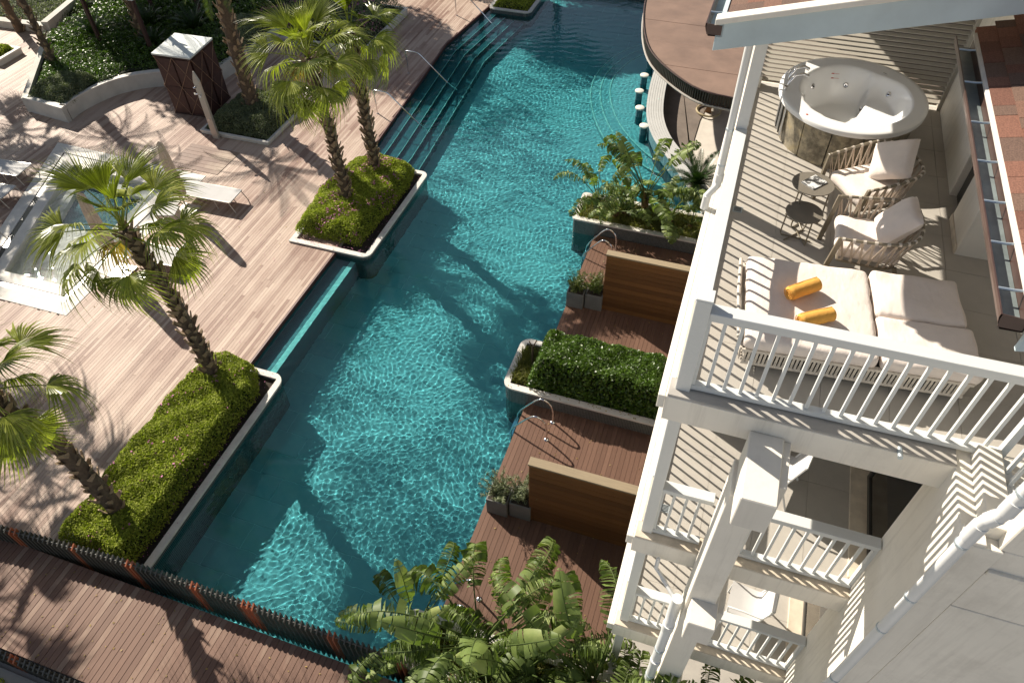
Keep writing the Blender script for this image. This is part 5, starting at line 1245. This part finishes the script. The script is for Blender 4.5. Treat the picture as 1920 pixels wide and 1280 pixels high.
def hedge(name, x0, x1, y0, y1, z0, h, mat, label, n, size, amp=.07, round_=.22, seed=1, poly=None, cat='hedge', flowers=0, dens_bottom=.35, group=None, jitter=.9, fmat='hedgeflower'):
    r_ = np.random.default_rng(seed); o = thing(name, ((x0 + x1) / 2, (y0 + y1) / 2, z0), label, cat, group, world=True)
    x = r_.uniform(x0, x1, n * 2); y = r_.uniform(y0, y1, n * 2)
    if poly is not None:
        k = np.array([in_poly(a, b, poly) for a, b in zip(x, y)]); x, y = x[k], y[k]
    x, y = x[:n], y[:n]
    if poly is None: e = np.minimum(np.minimum(x - x0, x1 - x), np.minimum(y - y0, y1 - y))
    else:
        def dist(px, py):
            best = np.full(len(px), 9.)
            for i in range(len(poly)):
                a = np.array(poly[i - 1]); b = np.array(poly[i]); ab = b - a; tt = np.clip(((px - a[0]) * ab[0] + (py - a[1]) * ab[1]) / (ab @ ab), 0, 1)
                best = np.minimum(best, np.hypot(px - a[0] - tt * ab[0], py - a[1] - tt * ab[1]))
            return best
        e = dist(x, y)
    prof = h * (1 - np.clip(1 - e / round_, 0, 1) ** 2 * .75) + amp * bumpf(x, y, 1.2, seed)
    depth = r_.random(len(x)) ** 2 * np.minimum(.16, h * .5); side = r_.random(len(x)) < np.where(e < round_, dens_bottom, .0)
    z = np.where(side, r_.uniform(.0, 1, len(x)) * prof, prof - depth)
    Nn = np.stack([np.zeros_like(x), np.zeros_like(x), np.ones_like(x)], -1)
    link('foliage', leaves(np.stack([x, y, z0 + z], -1), Nn, size, mat, rng=r_, jitter=jitter), o, kind='stuff')
    if poly is None: MB().box(x0 + .06 + round_ * .5, x1 - .06 - round_ * .5, y0 + .06 + round_ * .5, y1 - .06 - round_ * .5, z0 - .02, z0 + h * (.74 if round_ < .3 else .5)).build('shade_core', 'core', o)  # near-black block painted as the shade between the leaves
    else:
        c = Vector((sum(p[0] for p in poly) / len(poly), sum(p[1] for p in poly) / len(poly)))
        MB().prism([tuple(c + (Vector(p) - c) * .88) for p in poly], z0 - .02, z0 + h * .62).build('shade_core', 'core', o)
    if flowers:
        k = r_.integers(0, len(x), flowers * 6); k = k[(bumpf(x[k], y[k], .9, seed + 5) > .15)][:flowers]
        link('flowers', leaves(np.stack([x[k], y[k], z0 + prof[k] + .01], -1), Nn[k], size * .9, fmat, 'flowers', .9, .6, r_), o, kind='stuff')
    return o
hedge('groundcover', -11.75, -9.28, 3.5, 8.75, 0, .56, 'hedge', 'bright green clipped groundcover filling the long planter at lower left', 66000, .058, .085, .2, 2, flowers=130, poly=[(-11.05, 3.5), (-9.32, 3.5), (-9.30, 8.1), (-9.75, 8.75), (-10.5, 8.85), (-10.95, 8.7), (-11.12, 7.2), (-11.1, 5.)], cat='shrubs')
hedge('groundcover', -11.75, -9.25, 13.7, 18.0, 0, .52, 'hedge', 'green groundcover with pink flowers around the two palms', 52000, .06, .08, .4, 4, flowers=700, poly=[(-11.6, 13.75), (-9.5, 13.75), (-9.3, 16.8), (-9.5, 17.7), (-10.8, 18.0), (-11.6, 17.4), (-11.85, 15.5)], cat='shrubs')
hedge('clipped_hedge', -3.22, -.16, 10.02, 11.42, .30, .95, 'ficus', 'dense glossy dark green hedge between the two private decks', 26000, .085, .09, .25, 6, dens_bottom=.7)
hedge('silver_shrub', -17.45, -15.0, 17.75, 20.3, .05, .55, 'sage', 'silver green shrubs around the dark palm beside the kiosk', 42000, .05, .10, .5, 8, jitter=1.3, cat='shrub')
hedge('silver_shrub', -24.3, -22.6, 17.0, 18.9, .40, .55, 'sage', 'silver grey shrub at the left end of the curved planter', 22000, .055, .10, .5, 9, jitter=1.2, cat='shrub')
hedge('silver_shrub', -20.6, -18.8, 22.6, 25., .4, .6, 'sage', 'silver grey shrub beside the sunlit cycad at the top', 18000, .06, .1, .5, 10, jitter=1.2, cat='shrub')
cp = [(-24.3, 17.3), (-22.85, 17.0), (-22.55, 18.4), (-21.9, 19.65), (-20.8, 20.25), (-19.5, 20.6), (-19.3, 22.3), (-22, 22.5), (-25.5, 22.5), (-27.0, 21.2)]
hedge('dark_shrubs', -27, -19.3, 17.0, 22.5, .38, .38, 'ficus', 'dark shaded shrubs lining the curved planter wall', 36000, .07, .12, .4, 12, poly=cp, cat='shrubs')
hedge('flowering_shrub', -20.4, -14.7, 24.5, 28.4, .1, .7, 'sage', 'pink flowering shrub bed behind the tall palms at the top', 30000, .07, .16, .5, 14, flowers=1500, jitter=1.2, cat='shrub')
hedge('groundcover', -11.3, -9.7, 30.1, 32.8, .0, .3, 'hedge', 'green plants in the planter at the far end of the steps', 9000, .06, .05, .3, 15, cat='shrubs')
hedge('groundcover', -34, -28.6, 22.7, 30, .0, .3, 'sage', 'pale sunlit groundcover behind the low wall at the top left', 24000, .07, .1, .4, 16, jitter=1.2, cat='shrubs')
hedge('garden_shrubs', -28.8, -19.2, 24.2, 33, .1, .8, 'ficus', 'dark garden shrubs in the shade along the top edge', 40000, .1, .3, .5, 17, cat='shrubs')
hedge('garden_shrubs', -18.5, -12.5, 31.0, 34, .0, 1.0, 'ficus', 'shrubs beyond the top edge of the terrace', 14000, .1, .3, .5, 18, cat='shrubs')
hedge('groundcover', -14, -8.9, -1.5, 1.05, -.02, .35, 'hedge', 'green shrubs in the bed at the lower left corner', 24000, .06, .08, .3, 19, cat='shrubs')
hedge('planter_grass', -32.4, -28.4, 19.5, 20.5, .1, .3, 'hedge', 'green grasses in the small white edged planter at the left', 9000, .09, .06, .2, 20, cat='grasses', jitter=1.4)
# thin grasses in the tiled planters
def grass(x0, x1, y0, y1, z, h, n, label, seed, lean=.6, mat='grass'):
    r_ = np.random.default_rng(seed); x = r_.uniform(x0, x1, n); y = r_.uniform(y0, y1, n); a = r_.uniform(0, 2 * pi, n); L = h * r_.uniform(.5, 1.1, n); ln = lean * r_.uniform(.2, 1.2, n)
    b = np.stack([x, y, np.full(n, z)], -1); d_ = np.stack([np.cos(a), np.sin(a), np.zeros(n)], -1); s_ = np.stack([-np.sin(a), np.cos(a), np.zeros(n)], -1) * .006
    m1 = b + d_ * (L * ln * .35)[:, None] + np.array([0, 0, 1]) * (L * .6)[:, None]; t_ = b + d_ * (L * ln)[:, None] + np.array([0, 0, 1]) * (L * (1 - ln * .35))[:, None]
    V = np.stack([b - s_, b + s_, m1 + s_, m1 - s_, t_], 1).reshape(-1, 3); i = np.arange(n) * 5
    F = np.concatenate([np.stack([i, i + 1, i + 2, i + 3], -1), np.stack([i + 3, i + 2, i + 4, i + 4], -1)])
    F3 = np.concatenate([np.stack([i, i + 1, i + 2], -1), np.stack([i, i + 2, i + 3], -1), np.stack([i + 3, i + 2, i + 4], -1)])
    o = link('grass', arr_mesh('grass', V, F3, mat)); o['label'] = label; o['category'] = 'grass'; o['kind'] = 'stuff'; return o
grass(-3.8, -.2, 16.52, 17.6, .30, .26, 9000, 'straggling grass covering the soil of the tiled planter by the bar', 1)
grass(-3.68, -3.2, 10.1, 11.2, .30, .30, 1400, 'tuft of fine grass at the pool end of the hedge planter', 2)
grass(-3.45, .9, 3.55, 4.3, .34, .22, 6000, 'grass and weeds on the soil of the lower strelitzia planter', 3)
# willowy shrubs in the grey boxes
for k, (x, y, l) in enumerate(POTS):
    r_ = np.random.default_rng(30 + k); o = thing('potted_shrub', (x, y, .5), ['feathery dark shrub in the pool side box by the upper screen', 'feathery dark shrub in the box touching the upper screen', 'feathery olive shrub in the pool side box by the lower screen', 'feathery olive shrub in the box touching the lower screen'][k], 'shrub', 'shrubs in the grey boxes', world=True)
    tw = MB(); P = []; D = []
    for j in range(46):
        a = r_.uniform(0, 6.28); e = r_.uniform(.05, .85); L = r_.uniform(.28, .62); d_ = Vector((cos(a) * e, sin(a) * e, 1)).normalized(); st = curve3((x + r_.uniform(-.12, .12), y + r_.uniform(-.12, .12), .48), d_, L, .5, 6); tw.tube(st, .004, 4)
        for q in range(46):
            u = r_.uniform(.15, 1) * 5.99; i = int(u); p = st[i].lerp(st[i + 1], u - i); P.append(tuple(p + Vector(r_.normal(0, .02, 3)))); D.append(tuple(Vector(r_.normal(0, 1, 3)) + Vector((0, 0, .7))))
    tw.build('stems', 'twig', o); link('foliage', leaves(np.array(P), np.array(D), .085, 'sage' if k > 1 else 'feather', aspect=.16, rng=r_, jitter=.6), o, kind='stuff')
# bare pruned sapling in the hedge planter
sp_ = thing('pruned_sapling', (-3.32, 10.75, .3), 'small pruned bare sapling at the pool end of the hedge', 'sapling', world=True)
MB().tube([(-3.32, 10.75, .28), (-3.32, 10.77, 1.0)], .028, 8).tube([(-3.32, 10.77, .95), (-3.42, 10.80, 1.12)], .016, 6).tube([(-3.32, 10.77, .98), (-3.24, 10.80, 1.2)], .018, 6).build('trunk', 'twig', sp_)

# broad trees outside the frame whose shade reaches the far pool and the garden
for k, (x, y, zt, R, l) in enumerate(((-15.2, 35.0, 6.5, 3.2, 'broad tree beyond the top edge that shades the far end of the pool'), (-10.5, 37.5, 7.0, 3.4, 'second broad tree beyond the top edge of the pool'),
                                      (-29.5, 27.5, 7.5, 3.6, 'broad tree beyond the top edge that shades the garden bed'), (-25.5, 31.0, 8.0, 3.4, 'broad tree behind the pavilion beyond the top edge'))):
    r_ = np.random.default_rng(90 + k); o = thing('broad_tree', (x, y, 0), l, 'tree', 'broad trees beyond the frame', world=True)
    MB().tube([(x, y, 0), (x + .1, y, zt * .5), (x, y + .1, zt - R * .4)], [.22, .18, .1], 10).build('trunk', 'trunk', o, smooth=True)
    n = 16000; d_ = r_.normal(0, 1, (n, 3)); d_ /= np.linalg.norm(d_, axis=1)[:, None]; rad_ = R * (.45 + .55 * r_.random(n) ** .5) * (1 + .18 * np.sin(d_[:, 0] * 6) * np.cos(d_[:, 1] * 7 + d_[:, 2] * 5))
    P = np.array([x, y, zt]) + d_ * rad_[:, None] * np.array([1, 1, .6])
    link('crown', leaves(P, d_, .26, 'ficus', 'crown', rng=r_), o, kind='stuff')
hedge('dark_shrubs', -27.2, -19.0, 20.5, 26.5, .38, .5, 'ficus', 'dark undergrowth filling the back of the garden bed', 36000, .09, .18, .4, 22, cat='shrubs')

# petals and dry leaves blown from the beds
def litter(pts, n, size, mat, label, seed):
    r_ = np.random.default_rng(seed); P = []
    for (x0, x1, y0, y1, z), w_ in pts:
        k = int(n * w_); P.append(np.stack([r_.uniform(x0, x1, k), r_.uniform(y0, y1, k), np.full(k, z)], -1))
    P = np.concatenate(P); N_ = np.tile(np.array([0, 0, 1.]), (len(P), 1)); o = link('fallen_leaves', leaves(P, N_, size, mat, 'fallen_leaves', .6, .25, r_), kind='stuff'); o['label'] = label; o['category'] = 'leaf litter'
litter([((-9.4, -9.05, 3.6, 8.7, .072), .3), ((-9.4, -9.05, 13.5, 17.6, .072), .3), ((-11.5, -9.2, 13.37, 13.6, .072), .3), ((-11.3, -9.2, 8.65, 8.8, .072), .2), ((-12.6, -11.4, 12.4, 18.5, .012), .5), ((-11.8, -10.2, 8.9, 10.2, .012), .15)], 260, .03, 'hedgeflower', 'pink petals fallen on the planter copings and the deck beside them', 5)
litter([((-25, -11.6, 9, 24, .012), 1.), ((-13, -4, 1.5, 3.1, .41), .3), ((-3.1, -.2, 4.6, 9.8, .008), .12), ((-3.1, -.2, 11.6, 16.3, .008), .12), ((-3.7, -.3, 9.9, 10.0, .43), .1)], 420, .045, 'dryfan', 'dry leaf litter scattered over the decks and walkway', 6)
